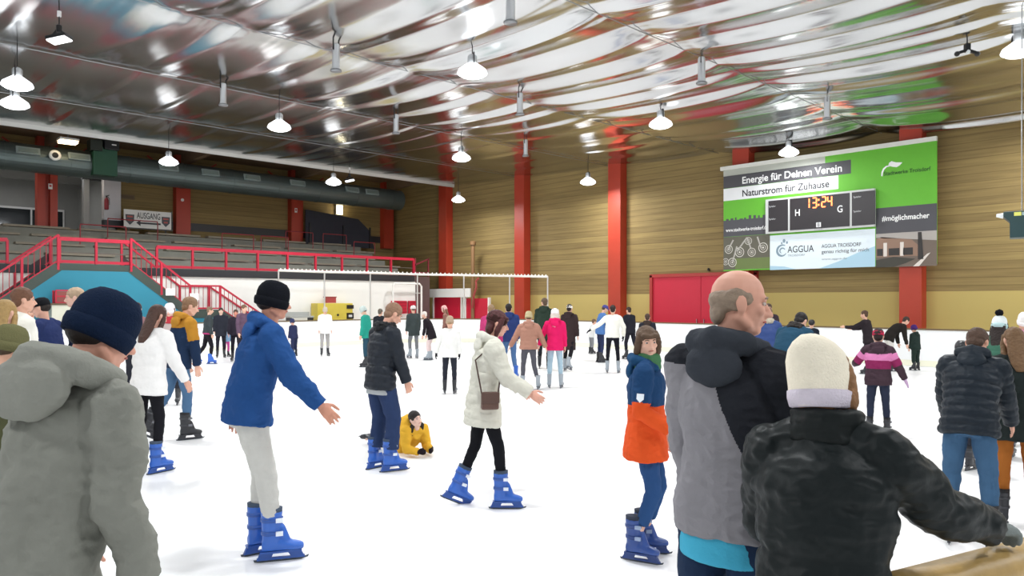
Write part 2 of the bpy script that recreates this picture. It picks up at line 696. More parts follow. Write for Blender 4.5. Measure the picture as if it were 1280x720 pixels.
def staircase(s, label):
    o = empty('staircase', (MIDX, 27.6, 0))
    tag(o, label, 'staircase', 'red railed flights of the double staircase')

    def X(x):
        return s * (x - MIDX)
    path = [(8.4, 3.03), (10.4, 1.45), (11.5, 1.45), (13.7, 0.0)]
    mb = MB()
    for (xa, za), (xb, zb) in zip(path, path[1:]):
        if za == zb:
            mb.box2((X(xa), 0.1, za - 0.16), (X(xb), 1.0, za))
            continue
        n = round((za - zb) / 0.175)
        for k in range(n):
            x0, x1 = xa + (xb - xa) * k / n, xa + (xb - xa) * (k + 1) / n
            z = za - (za - zb) * (k + 1) / n
            mb.box2((X(x0), 0.1, max(0, z - 0.14)), (X(x1) + s * 0.02, 1.0, z + 0.03))
    mb.build('steps', paint('#4a3534'), o)
    if s > 0:
        mb = MB()
        mb.box2((-1.15, -0.02, 2.80), (1.15, 1.05, 3.04))
        mb.build('platform', STRG, o)
    for y, nm in ((-0.03, 'front'), (1.0, 'back')):
        mb = MB()
        for (xa, za), (xb, zb) in zip(path, path[1:]):
            mb.bar((X(xa), y, za - 0.10), (X(xb), y, zb - 0.10), 0.06, 0.30)
        mb.build('stringer', STRG, o)
        mb = MB()
        for (xa, za), (xb, zb) in zip(path, path[1:]):
            mb.bar((X(xa), y, za + 0.93), (X(xb), y, zb + 0.93), 0.06, 0.06)
        mb.build('top_rail', RAIL_RED, o)
        mb = MB()
        for (xa, za), (xb, zb) in zip(path, path[1:]):
            mb.bar((X(xa), y, za + 0.10), (X(xb), y, zb + 0.10), 0.04, 0.05)
        mb.build('bottom_rail', RAIL_RED, o)
        for (xa, za) in path + [(9.4, 2.24)]:
            mb = MB()
            mb.bar((X(xa), y, za - 0.2 if za > 0.3 else 0.0), (X(xa), y, za + 0.95), 0.07, 0.07)
            mb.build('post', RAIL_RED, o)
        if y > 0:
            mb = MB()
            for (xa, za), (xb, zb) in zip(path, path[1:]):
                mb.prism([(X(xa), y + 0.04, za - 0.25), (X(xb), y + 0.04, max(0.0, zb - 0.25)), (X(xb), y + 0.04, zb + 0.42), (X(xa), y + 0.04, za + 0.42)], (0, 0.03, 0))
            mb.build('back_panel', paint('#3a2528'), o)
        if y < 0:
            bal = paint('#a3202f')
            for (xa, za), (xb, zb) in zip(path, path[1:]):
                n = round((xb - xa) / 0.16)
                for k in range(1, n):
                    x, z = xa + (xb - xa) * k / n, za + (zb - za) * k / n
                    mb = MB()
                    mb.bar((X(x), y, z + 0.1), (X(x), y, z + 0.92), 0.018, 0.018)
                    mb.build('baluster', bal, o)
    return o


staircase(1, 'red railed stair flight going down to the right of the teal wall')
staircase(-1, 'red railed stair flight going down to the left of the teal wall')
for px, py, lab in ((213, 365, 'upper of two white notices on the stair railing'), (243, 371, 'lower of two white notices on the stair railing')):
    x, z = on_y(px, py, 27.5)
    mb = MB()
    mb.box((0, 0, 0), (0.32, 0.012, 0.25))
    mb.box((0, -0.004, 0), (0.28, 0.012, 0.21))
    o = tag(mb.build('notice', paint('#f4f4f0')), lab, 'sign', 'notices on the stair railing')
    o.location = (x, 27.5, z)

# ------------------------------------------------------------------ rink boards with a rounded corner
def board_path():
    pts = [(-9, YB)]
    cx, cy, r = XB - 5.0, YB - 5.0, 5.0
    pts.append((cx, YB))
    for k in range(1, 12):
        a = math.pi / 2 - math.pi / 2 * k / 12
        pts.append((cx + r * math.cos(a), cy + r * math.sin(a)))
    pts += [(XB, cy), (XB, -9)]
    return pts


BP = board_path()


def wall_along(pts, t, z0, z1, mb, off=0.0):
    P = [Vector((x, y, 0)) for x, y in pts]
    L, Rr = [], []
    for i, p in enumerate(P):
        d = (P[min(i + 1, len(P) - 1)] - P[max(i - 1, 0)]).normalized()
        n = Vector((d.y, -d.x, 0))
        L.append(p + n * (off + t / 2))
        Rr.append(p + n * (off - t / 2))
    vs = []
    for a, b in zip(L, Rr):
        vs += [(a.x, a.y, z0), (b.x, b.y, z0), (b.x, b.y, z1), (a.x, a.y, z1)]
    fs = []
    for i in range(len(P) - 1):
        o = i * 4
        for k in range(4):
            fs.append((o + k, o + (k + 1) % 4, o + 4 + (k + 1) % 4, o + 4 + k))
    fs += [(0, 1, 2, 3), tuple(4 * (len(P) - 1) + k for k in (3, 2, 1, 0))]
    mb.add(vs, fs)


o = empty('rink_boards', (XB, 10, 0))
tag(o, 'long white rink boards with a brown ledge round the far corner of the ice', 'rink boards')
loc = [(x - XB, y - 10) for x, y in BP]
mb = MB()
wall_along(loc, 0.10, 0.0, 1.02, mb)
mb.build('panel', BOARD, o)
mb = MB()
wall_along(loc, 0.17, 1.02, 1.06, mb)
mb.build('ledge', mat('ledge', '#6d5a3c', 0.6, vary=0.2), o)
mb = MB()
wall_along(loc, 0.012, 0.02, 0.18, mb, 0.057)
mb.build('kick_strip', mat('kick', '#f0eed8', 0.5), o)

# white net frame on the boards round the corner
o = empty('net_frame', (XB - 1.5, YB - 1.5, 0))
tag(o, 'tall white pole frame with a top bar above the boards in the far corner', 'frame')
tops = []
for px, py in ((354, 338), (407, 340), (463, 341), (522, 343), (580, 344), (637, 345), (691, 346)):
    best = None
    for i in range(len(BP) - 1):
        for k in range(41):
            t = k / 40
            x, y = BP[i][0] * (1 - t) + BP[i + 1][0] * t, BP[i][1] * (1 - t) + BP[i + 1][1] * t
            D = x * math.cos(TH) + y * math.sin(TH)
            if D < 5:
                continue
            q = 640 + F_PX * (x * math.sin(TH) - y * math.cos(TH)) / D
            if best is None or abs(q - px) < best[0]:
                best = (abs(q - px), x, y, D)
    _, x, y, D = best
    tops.append(Vector((x - XB + 1.5, y - YB + 1.5, CAM_H + (HOR - py) * D / F_PX)))
POLE = metal('#d9d9d6', 0.45)
for p in tops:
    mb = MB()
    mb.tube([(p.x, p.y, 1.04), (p.x, p.y, p.z)], 0.032, 8)
    mb.lathe([(0.07, 1.06), (0.07, 1.08), (0.035, 1.10)], (p.x, p.y, 0), 10)
    mb.build('pole', POLE, o)
mb = MB()
mb.tube(tops, 0.045, 8)
mb.build('top_bar', paint('#e9e6de'), o)
mb = MB()
for a, b in zip(tops, tops[1:]):
    n = 11
    for k in range(n):
        p = a.lerp(b, (k + 0.5) / n)
        mb.ell(p + Vector((0, 0, 0.05)), (0.035, 0.035, 0.05), n=6, k=4)
mb.build('clip', paint('#e9e6de'), o)

# ------------------------------------------------------------------ advertising banner and scoreboard
XBN = 23.48
NX, NY, NZ = Vector((0, -1, 0)), Vector((0, 0, 1)), Vector((-1, 0, 0))     # reading direction, up, towards the ice


def crop(cx, cy):
    return 900 + cx / 4.0, 170 + cy / 4.0


def brect(cxl, cxr, tl, tr, bl, br):
    yl, zt1 = on_x(*crop(cxl, tl), XBN)
    yr, zt2 = on_x(*crop(cxr, tr), XBN)
    _, zb1 = on_x(*crop(cxl, bl), XBN)
    _, zb2 = on_x(*crop(cxr, br), XBN)
    return yl, yr, (zb1 + zb2) / 2, (zt1 + zt2) / 2


BY, BZ = 10.2, 4.6
o = tag(empty('advertising_banner', (XBN, BY, BZ)), 'huge green, grey and white advertising banner hanging on the far long wall', 'banner')


def bq(name, r, m, k, parent=None, x0=0.0):
    yl, yr, zb, zt = r
    mb = MB()
    mb.box2((x0 - 0.004 * k, yl - BY, zb - BZ), (x0 + (0.03 if k == 0 else 0.0), yr - BY, zt - BZ))
    return mb.build(name, m, parent or o)


GREEN, GREYB = mat('print_green', '#63b32e', 0.5, vary=0.05), mat('print_grey', '#4c4b50', 0.5)
full = brect(18, 1085, 175, 22, 668, 650)
yl, yr, zb, zt = full
bq('sheet', full, GREEN, 0)
mb = MB()
mb.box2((-0.06, yl - BY + 0.1, zt - BZ), (0.06, yr - BY - 0.0, zt - BZ + 0.13))
mb.build('top_batten', paint('#e4e4dc'), o)
bq('grey_strip', (yl, yr + 3.2, zt - 0.22, zt), paint('#b5b8ae'), 1)
r1 = brect(18, 655, 200, 122, 265, 186)
bq('title_bar', r1, GREYB, 1)
r2 = brect(18, 592, 266, 196, 325, 266)
bq('title_bar', r2, paint('#e8e9ea'), 1)
PW, PD = mat('print_white', '#f4f4f2', 0.5), mat('print_dark', '#2c2c31', 0.5)


def line(s, r, m, k, bold=0.0, parent=None, base=None, x0=0.0):
    a, b, zb, zt = r
    P = Vector((x0, a - (base or (0, BY, BZ))[1], zb - (base or (0, BY, BZ))[2]))
    return lettering(s, P, NX, NY, NZ, a - b, zt - zb, m, parent or o, bold, depth=0.004 * k)


line('Energie für Deinen Verein', brect(112, 610, 202, 143, 238, 178), PW, 2, 0.018)
line('Naturstrom für Zuhause', brect(112, 547, 268, 222, 302, 256), PD, 2, 0.018)
# green to dark skyline strip with the web address
r = brect(18, 240, 425, 405, 506, 490)
bq('grey_band', r, GREYB, 1)
mb = MB()
rr = random.Random(3)
for k in range(9):
    y = r[0] - 0.1 - k * (r[0] - r[1] - 0.2) / 8.5
    h = rr.uniform(0.03, 0.12)
    mb.box2((-0.004, y - BY, r[3] - BZ), (0, y - BY - rr.uniform(0.05, 0.14), r[3] - BZ + h))
mb.build('skyline', GREYB, o)
line('www.stadtwerke-troisdorf.de', brect(30, 238, 462, 448, 479, 466), PW, 2, 0.012)
# printed picture of bicycles
r = brect(18, 250, 508, 490, 668, 664)
bq('printed_picture', r, paint('#5d5a4c'), 1)
mb = MB()
mb.box2((-0.008, r[0] - BY - 0.45, r[2] - BZ), (-0.004, r[1] - BY, r[2] - BZ + 0.38))
mb.build('printed_lawn', paint('#66763f'), o)
mb = MB()
for (fx, fz, rad) in ((0.12, 0.62, 0.15), (0.36, 0.52, 0.17), (0.62, 0.50, 0.15), (0.20, 0.22, 0.16), (0.86, 0.62, 0.17), (0.55, 0.84, 0.13), (0.05, 0.25, 0.12)):
    cy, cz = r[0] + (r[1] - r[0]) * fx - BY, r[2] + (r[3] - r[2]) * fz - BZ
    n = 20
    for (ra, rb) in ((rad, rad * 0.86), (rad * 0.55, rad * 0.46), (rad * 0.2, 0.0)):
        vs, fs = [], []
        for k in range(n):
            a = 2 * math.pi * k / n
            for q in (ra, rb):
                vs.append((-0.011, min(max(cy + q * math.cos(a), r[1] - BY), r[0] - BY), cz + q * math.sin(a)))
        for k in range(n):
            fs.append((2 * k, 2 * k + 1, (2 * k + 3) % (2 * n), (2 * k + 2) % (2 * n)))
        mb.add(vs, fs)
mb.build('printed_wheels', paint('#d6d2c8'), o)
mb = MB()
for (a0, b0, a1, b1) in ((0.30, 0.55, 0.52, 0.95), (0.52, 0.95, 0.60, 0.62), (0.30, 0.70, 0.20, 0.22), (0.74, 0.95, 0.82, 0.6), (0.1, 0.6, 0.22, 0.9)):
    mb.bar((-0.010, r[0] + (r[1] - r[0]) * a0 - BY, r[2] + (r[3] - r[2]) * b0 - BZ), (-0.010, r[0] + (r[1] - r[0]) * a1 - BY, r[2] + (r[3] - r[2]) * b1 - BZ), 0.004, 0.05)
mb.build('printed_frames', paint('#b0aca4'), o)
# white and pale blue board
r = brect(250, 776, 500, 462, 668, 656)
bq('blue_board', r, mat('print_pale', '#dfeaf0', 0.45), 1)
mb = MB()
a, b, zb_, zt_ = r
mb.prism([(-0.008, b - BY, zb_ - BZ), (-0.008, b - BY, zb_ - BZ + 0.62), (-0.008, b - BY + 0.5, zb_ - BZ + 0.45), (-0.008, b - BY + 1.1, zb_ - BZ + 0.2), (-0.008, b - BY + 1.7, zb_ - BZ)], (0.003, 0, 0))
mb.prism([(-0.008, a - BY, zb_ - BZ), (-0.008, a - BY - 0.9, zb_ - BZ), (-0.008, a - BY - 0.5, zb_ - BZ + 0.1), (-0.008, a - BY, zb_ - BZ + 0.14)], (0.003, 0, 0))
mb.build('printed_wave', mat('print_sky', '#a9cbdc', 0.45), o)
line('AGGUA', brect(338, 470, 550, 545, 583, 578), PD, 2, 0.004)
line('TROISDORF', brect(340, 425, 592, 590, 602, 600), paint('#7d8b93'), 2, 0.0)
line('AGGUA TROISDORF', brect(508, 706, 540, 533, 558, 551), PD, 2, 0.004)
line('genau richtig für mich', brect(508, 745, 568, 560, 586, 578), PD, 2, 0.002)
line('www.aggua.de', brect(508, 635, 610, 606, 620, 616), paint('#7d8b93'), 2, 0.0)
# wave emblem: two curls and drops
mb = MB()
yc, zc = on_x(*crop(312, 575), XBN)
for (r0, w, a0, a1) in ((0.20, 0.075, 60, 330), (0.10, 0.05, 20, 250)):
    n = 22
    vs, fs = [], []
    for k in range(n + 1):
        t = k / n
        a = math.radians(a0 + (a1 - a0) * t)
        ww = w * math.sin(math.pi * (0.12 + 0.8 * t))
        rad = r0 * (1.0 - 0.25 * t)
        for q in (rad + ww / 2, rad - ww / 2):
            vs.append((-0.009, yc - BY - q * math.cos(a), zc - BZ + q * math.sin(a)))
    for k in range(n):
        fs.append((2 * k, 2 * k + 1, 2 * k + 3, 2 * k + 2))
    mb.add(vs, fs)
for (dy, dz, q) in ((-0.06, 0.33, 0.05), (-0.16, 0.27, 0.035), (0.02, 0.26, 0.03)):
    mb.ell((-0.008, yc - BY + dy, zc - BZ + dz), (0.002, q, q * 1.3), n=10, k=6)
mb.build('emblem', mat('print_steel', '#7f95a2', 0.45), o)
# right hand side: leaf emblem, name, hashtag, printed building
mb = MB()
Y0, Z0 = on_x(*crop(806, 200), XBN)


def bp(cx, cy, k=2):
    y, z = on_x(*crop(cx, cy), XBN)
    return (-0.004 * k, y - BY, z - BZ)


stem = [(806, 200), (808, 180), (816, 162), (830, 150), (850, 146), (850, 152), (834, 156), (822, 168), (815, 184), (813, 202)]
mb.prism([bp(*p) for p in stem], (0.002, 0, 0))
leaf = [(842, 148), (846, 134), (858, 126), (880, 132), (912, 132), (900, 146), (884, 156), (862, 154)]
mb.prism([bp(*p) for p in leaf], (0.002, 0, 0))
mb.build('emblem', PW, o)
line('Stadtwerke Troisdorf', brect(820, 1054, 178, 152, 198, 172), mat('print_green2', '#1f4d1c', 0.5), 2, 0.01)
r = brect(780, 1085, 362, 336, 484, 478)
bq('grey_band', r, GREYB, 1)
line('#möglichmacher', brect(810, 1048, 398, 384, 424, 411), PW, 2, 0.018)
r = brect(780, 1085, 484, 478, 656, 650)
bq('printed_picture', r, paint('#6b5d52'), 1)
a, b, zb_, zt_ = r


def fr(u, v, k=2):
    return (-0.004 * k, a + (b - a) * u - BY, zb_ + (zt_ - zb_) * v - BZ)


mb = MB()
mb.prism([fr(0, 0.88), fr(0, 1), fr(1, 1), fr(1, 0.72), fr(0.55, 0.80)], (0.002, 0, 0))
mb.build('printed_sky', paint('#a9a29c'), o)
mb = MB()
mb.prism([fr(0, 0.84), fr(0.1, 0.9), fr(0.6, 0.78), fr(0.74, 0.55), fr(0.74, 0.3), fr(0, 0.3)], (0.001, 0, 0))
mb.build('printed_house', paint('#8d6f5c'), o)
mb = MB()
for (u0, u1) in ((0.02, 0.12), (0.22, 0.40), (0.46, 0.62)):
    mb.prism([fr(u0, 0.34, 3), fr(u0, 0.55, 3), fr(u1, 0.55, 3), fr(u1, 0.34, 3)], (0.001, 0, 0))
mb.prism([fr(0.70, 0.2, 3), fr(0.70, 0.98, 3), fr(0.76, 0.98, 3), fr(0.79, 0.2, 3)], (0.001, 0, 0))
mb.build('printed_shapes', paint('#2b2624'), o)
mb = MB()
for u in (0.13, 0.41):
    mb.prism([fr(u, 0.32, 3), fr(u, 0.72, 3), fr(u + 0.06, 0.72, 3), fr(u + 0.06, 0.32, 3)], (0.001, 0, 0))
mb.prism([fr(0.62, 0.0, 3), fr(0.85, 0.35, 3), fr(0.90, 0.38, 3), fr(0.72, 0.0, 3)], (0.001, 0, 0))
mb.build('printed_highlights', paint('#d8cfc6'), o)
mb = MB()
mb.prism([fr(0, 0.0, 3), fr(0, 0.22, 3), fr(0.3, 0.30, 3), fr(0.66, 0.22, 3), fr(0.5, 0.1, 3), fr(0.3, 0.0, 3)], (0.001, 0, 0))
mb.build('printed_hedge', paint('#38352c'), o)

# scoreboard
r = brect(236, 780, 318, 266, 490, 454)
yl, yr, zb, zt = r
SB = Vector((XBN - 0.10, (yl + yr) / 2, (zb + zt) / 2))
s = tag(empty('scoreboard', SB), 'black electronic scoreboard with red clock digits in front of the green banner', 'scoreboard')
w, h = yl - yr, zt - zb
mb = MB()
mb.box((0.03, 0, 0), (0.10, w, h))
mb.build('housing', paint('#c9cac8'), s)
SBLK = mat('score_black', '#2a2528', 0.35)


def sy(cx):
    return on_x(900 + cx / 4.0, 260, XBN - 0.12)[0] - SB.y


panels = [(243, 340), (350, 648), (660, 777)]
for (ca, cb) in panels:
    mb = MB()
    mb.box2((-0.035, sy(ca), -h / 2 + 0.06), (-0.018, sy(cb), h / 2 - 0.06))
    mb.build('panel', SBLK, s)


def sline(t, cx0, cx1, v, hh, m, bold=0.0):
    return lettering(t, (-0.036, sy(cx0), v), NX, NY, NZ, sy(cx0) - sy(cx1), hh, m, s, bold, depth=0.003)


sline('H', 377, 400, -0.06, 0.21, PW, 0.01)
sline('G', 588, 614, -0.06, 0.21, PW, 0.01)
for (c0, c1, v) in ((246, 280, 0.30), (246, 280, -0.12), (668, 708, 0.34), (668, 708, -0.10)):
    sline('Spieler', c0, c1, v, 0.055, paint('#cfcfcf'))
LED = glow('#ff6a3a', 4.5)
SEG = {'1': 'bc', '2': 'abged', '3': 'abgcd', '4': 'fgbc', '8': 'abcdefg'}


def digit(ch, cy, cz, w, h, m, t):
    mb = MB()
    P = {'a': (0, h / 2, 1), 'g': (0, 0, 1), 'd': (0, -h / 2, 1), 'f': (-w / 2, h / 4, 0), 'b': (w / 2, h / 4, 0), 'e': (-w / 2, -h / 4, 0), 'c': (w / 2, -h / 4, 0)}
    for q in SEG[ch]:
        u, v, hor = P[q]
        mb.box((-0.042, cy - u, cz + v), (0.014, w * 0.86 if hor else t, t if hor else h / 2 * 0.86))
    mb.build('digit', m, s)


for ch, cx in (('1', 438), ('3', 474), ('2', 520), ('4', 550)):
    digit(ch, sy(cx), 0.31, 0.125, 0.31, LED, 0.034)
mb = MB()
for v in (0.23, 0.39):
    mb.box((-0.042, sy(494), v), (0.014, 0.05, 0.05))
mb.build('colon', LED, s)
mb = MB()
mb.box((-0.040, sy(494), -0.40), (0.010, 0.15, 0.15))
mb.build('period_display', paint('#e8e8e8'), s)
for cy_ in (0.02, -0.02):
    pass
digit('8', sy(494), -0.40, 0.05, 0.10, PD, 0.015)
sline('Periode', 474, 514, -0.56, 0.045, paint('#8a8a8a'))

# ------------------------------------------------------------------ doors and gates
RED_D = mat('red_door', '#c01f38', 0.45, vary=0.04, vscale=2)
X0 = XW - 0.06
ya, zt = on_x(816, 346, X0)
yb, _ = on_x(944, 346, X0)
d = struct(empty('door_1', (X0, (ya + yb) / 2, 0)), 'big red double door in the far long wall')
d['category'] = 'door'
w = ya - yb
mb = MB()
mb.box((0, w / 2 + 0.04, zt / 2), (0.16, 0.12, zt + 0.1))
mb.box((0, -w / 2 - 0.04, zt / 2), (0.16, 0.12, zt + 0.1))
mb.box((0, 0, zt + 0.03), (0.16, w + 0.2, 0.12))
mb.build('frame', mat('red_frame', '#a3322c', 0.5), d)
for k in (-1, 1):
    mb = MB()
    mb.box((0.01, k * w / 4, zt / 2), (0.06, w / 2 - 0.02, zt))
    lf = mb.build('leaf', RED_D, d)
    mb = MB()
    mb.box((-0.05, k * 0.15, 1.05), (0.05, 0.03, 0.22))
    mb.build('handle', SILVER, lf)
mb = MB()
mb.lathe([(0.05, 0), (0.05, 0.06), (0.02, 0.1)], (XW - 0.05, (ya + yb) / 2 - 0.3, zt + 0.16), 10)
tag(mb.build('hook', BLACKM), 'small dark hook on the wall above the big red door', 'hook')

# red gates beside the corner
def gate(pxa, pxb, pya, pyb, X, label, lintel=False):
    ya, zt = on_x(pxa, pya, X)
    yb, _ = on_x(pxb, pya, X)
    g = tag(empty('gate', (X, (ya + yb) / 2, 0)), label, 'gate', 'red gates beyond the boards in the corner')
    w = abs(ya - yb)
    mb = MB()
    mb.box((0, 0, zt / 2), (0.08, w, zt))
    mb.build('leaf', RED_D, g)
    for k in (-1, 1):
        mb = MB()
        mb.box((-0.02, k * w / 2, zt / 2 + 0.02), (0.12, 0.09, zt + 0.04))
        mb.build('post', WHITE, g)
    if lintel:
        mb = MB()
        mb.box((-0.05, 0, zt + 0.22), (0.3, w + 1.6, 0.42))
        mb.build('lintel', WHITE, g)
    return g


gate(543, 578, 372, 396, 23.3, 'left one of two red gates under the white lintel near the corner', True)
gate(583, 612, 373, 396, 23.3, 'right one of two red gates beside the corner pillar')


def wallbox(px0, px1, py0, py1, Y, t, name, m, label, cat, z0=None, group=None):
    xa, zt = on_y(px0, py0, Y)
    xb, zb = on_y(px1, py1, Y)
    z0 = zb if z0 is None else z0
    o = tag(empty(name, ((xa + xb) / 2, Y, z0)), label, cat, group)
    mb = MB()
    mb.box((0, t / 2, (zt - z0) / 2), (xb - xa, t, zt - z0))
    mb.build('body', m, o, bevel=0.02)
    return o, xb - xa, zt - z0


for (p0, p1, lab) in ((490, 509, 'wide red shutter box on the white wall beyond the corner boards'), (511, 520, 'narrow red shutter box on the white wall beside the wide one')):
    b, w, h = wallbox(p0, p1, 376, 392, 28.5, 0.1, 'shutter_box', RED_D, lab, 'shutter')
    mb = MB()
    for k in range(4):
        mb.box((0, -0.01, h * (k + 0.5) / 4), (w * 0.9, 0.02, 0.03))
    mb.build('slats', mat('red_dark', '#8e1a2c', 0.5), b)
# yellow cabinet with dark windows and the red box on it
b, w, h = wallbox(397, 441, 379, 400, 28.0, 0.55, 'cabinet', paint('#cdb948'), 'yellow cabinet standing against the white wall beyond the boards', 'cabinet', z0=0.0)
mb = MB()
mb.box((w * 0.42, -0.012, h - 0.16), (w * 0.20, 0.02, 0.16))
mb.box((w * 0.42, -0.012, h - 0.55), (w * 0.20, 0.02, 0.26))
mb.build('panel', BLACKM, b)
mb = MB()
mb.box((w * 0.42, -0.022, h - 0.55), (w * 0.10, 0.02, 0.10))
mb.build('display', paint('#d8d8d8'), b)
mb = MB()
mb.lathe([(0.05, 0), (0.05, 0.02)], (0.1, -0.02, h - 0.5), 10, rot=Matrix.Rotation(math.radians(90), 3, 'X'))
mb.build('lock', BLACKM, b)
b2 = tag(empty('crate', (b.location.x - 0.15, 28.2, h)), 'small red box standing on the yellow cabinet', 'box')
mb = MB()
mb.box((0, 0, 0.13), (0.42, 0.3, 0.24))
mb.build('body', paint('#a5403c'), b2, bevel=0.01)
mb = MB()
mb.box((0, 0, 0.26), (0.46, 0.34, 0.04))
mb.build('lid', paint('#8d3430'), b2, bevel=0.01)
# rolled grey mat on the ledge near the cabinet
xa, z = on_y(361, 397, 27.7)
xb, _ = on_y(391, 397, 27.7)
o = tag(empty('bench', ((xa + xb) / 2, 27.8, 0)), 'low grey bench on the walkway left of the yellow cabinet', 'bench')
mb = MB()
mb.box((0, 0, 1.18), (xb - xa, 0.4, 0.07))
mb.box((0, 0.2, 1.28), (xb - xa, 0.05, 0.2))
mb.build('seat', paint('#a8aaa6'), o, bevel=0.01)
for k in (-0.45, 0.45):
    mb = MB()
    mb.box((k * (xb - xa), 0, 0.58), (0.08, 0.35, 1.15))
    mb.build('leg', DARK, o)
# white rounded hoop before the corner
o = tag(empty('tube_arch', (20.6, 28.3, 0)), 'white rounded tube frame standing before the dark terrace corner', 'frame')
mb = MB()
mb.tube([(-0.8, 0, 0), (-0.8, 0, 2.55), (-0.72, 0, 2.64), (0.7, 0, 2.64), (0.82, 0, 2.52), (0.82, 0, 0)], 0.045, 8)
mb.build('tube', paint('#eceae4'), o)
mb = MB()
mb.tube([(-0.8, 0, 2.2), (0.82, 0, 2.2)], 0.02, 6)
mb.build('crossbar', paint('#c8c4be'), o)
# tall dark pole with a bent hose by the corner pillar
y, z = on_x(591, 305, 23.2)
o = tag(empty('stand_pipe', (23.2, y, 0)), 'brown upright pipe with a bent red hose beside the corner pillar', 'pipe')
mb = MB()
mb.tube([(0, 0, 0), (0, 0, z)], 0.09, 10)
mb.lathe([(0.14, z - 0.05), (0.16, z + 0.1), (0.10, z + 0.14)], (0, 0, 0), 12)
mb.build('pipe', paint('#80603f'), o)
mb = MB()
mb.tube([(-0.08, -0.05, 1.5), (-0.15, -0.25, 2.1), (-0.15, -0.42, 2.45), (-0.15, -0.40, 2.75), (-0.12, -0.55, 2.9)], 0.05, 8)
mb.build('hose', paint('#a04440'), o)
# dark red low barrier at the terrace end
o = tag(empty('barrier', (22.0, 29.6, 0)), 'dark red barrier frame in the shadowy corner beyond the terrace', 'barrier')
mb = MB()
mb.box((0, 0, 1.5), (0.9, 1.2, 3.0))
mb.build('plinth', paint('#5d4a48'), o)
mb = MB()
for k in (-0.4, 0.4):
    mb.bar((k, -0.55, 3.0), (k, -0.55, 3.9), 0.06)
mb.bar((-0.45, -0.55, 3.55), (0.45, -0.55, 3.9), 0.06)
mb.bar((-0.45, -0.55, 3.2), (0.45, -0.55, 3.2), 0.06)
mb.build('rail', paint('#7c2834'), o)

# ------------------------------------------------------------------ ventilation duct, green unit, signs behind the stands
ZD, YD = 7.12, 32.3
o = tag(empty('ventilation_duct', (8, YD, ZD)), 'long round grey ventilation duct above the terrace', 'duct')
DUCT = mat('duct', '#63706f', 0.4, metal=0.6, vary=0.12, vscale=1.2)
mb = MB()
secs = []
x = -13.0
rr = 0.52
X_, Y_ = Vector((0, 1, 0)), Vector((0, 0, 1))
mb.loft([((-14, 0, 0), X_, Y_, rr, rr), ((15.0, 0, 0), X_, Y_, rr, rr)], 28)
mb.build('tube', DUCT, o, smooth=False)
for k in range(14):
    mb = MB()
    x = -13 + k * 2.1
    mb.loft([((x, 0, 0), X_, Y_, rr + 0.015, rr + 0.015), ((x + 0.06, 0, 0), X_, Y_, rr + 0.015, rr + 0.015)], 28)
    mb.build('joint_ring', DUCT, o)
for px in (35, 99, 211, 263, 315, 372, 440, 465):
    x, _ = on_y(px, 215, YD - 0.5)
    if px < 160 and px > 110:
        continue
    mb = MB()
    mb.box((x - 8, -0.50, 0.18), (0.75, 0.10, 0.26), Matrix.Rotation(math.radians(-18), 3, 'X'))
    mb.box((x - 8, -0.53, 0.18), (0.62, 0.10, 0.16), Matrix.Rotation(math.radians(-18), 3, 'X'), 1)
    mb.build('grille', [paint('#8c9a98'), paint('#76847f')], o)
# grey camera dome on the duct
x, z = on_y(69, 194, YD - 0.75)
o = tag(empty('loudspeaker', (x, YD - 0.60, z)), 'round white loudspeaker with dark centre on the grey duct', 'loudspeaker')
R90 = Matrix.Rotation(math.radians(90), 3, 'X')
mb = MB()
mb.lathe([(0.12, 0), (0.19, 0.05), (0.20, 0.14), (0.14, 0.17)], (0, 0, 0), 20, rot=R90)
mb.build('housing', paint('#dfe2e0'), o, smooth=True)
mb = MB()
mb.lathe([(0.11, 0.165), (0.10, 0.185), (0.02, 0.19)], (0, 0, 0), 16, rot=R90)
mb.build('cone', BLACKM, o)
mb = MB()
mb.box((0, 0.15, 0), (0.08, 0.35, 0.08))
mb.build('bracket', paint('#555555'), o)

# dark green ventilation unit with black boxes on top
x0, zt = on_y(117, 182, 31.6)
x1, _ = on_y(147, 182, 31.6)
_, zb = on_y(132, 219, 31.6)
o = tag(empty('ventilation_unit', ((x0 + x1) / 2, 31.6, zb)), 'dark green box unit hanging in the duct line above the exit opening', 'ventilation unit')
w = x1 - x0
mb = MB()
mb.box((0, 0.6, (zt - zb) / 2), (w, 1.2, zt - zb))
mb.build('body', mat('dark_green', '#1f4d38', 0.5, vary=0.1), o, bevel=0.02)
mb = MB()
mb.box((w * 0.22, 0.1, zt - zb + 0.22), (w * 0.62, 0.5, 0.62))
mb.build('control_box', BLACKM, o, bevel=0.02)
mb = MB()
mb.box((-w * 0.42, 0.1, zt - zb + 0.02), (w * 0.5, 0.5, 0.42))
mb.box((-w * 0.15, 0.3, zt - zb + 0.35), (0.1, 0.3, 0.4))
mb.build('motor', mat('black_green', '#182019', 0.5), o, bevel=0.02)
mb = MB()
for k in (0.1, 0.4):
    mb.box((w * 0.3, -0.16, zt - zb + k), (0.16, 0.02, 0.04))
mb.build('label_strip', paint('#e6e6e6'), o)

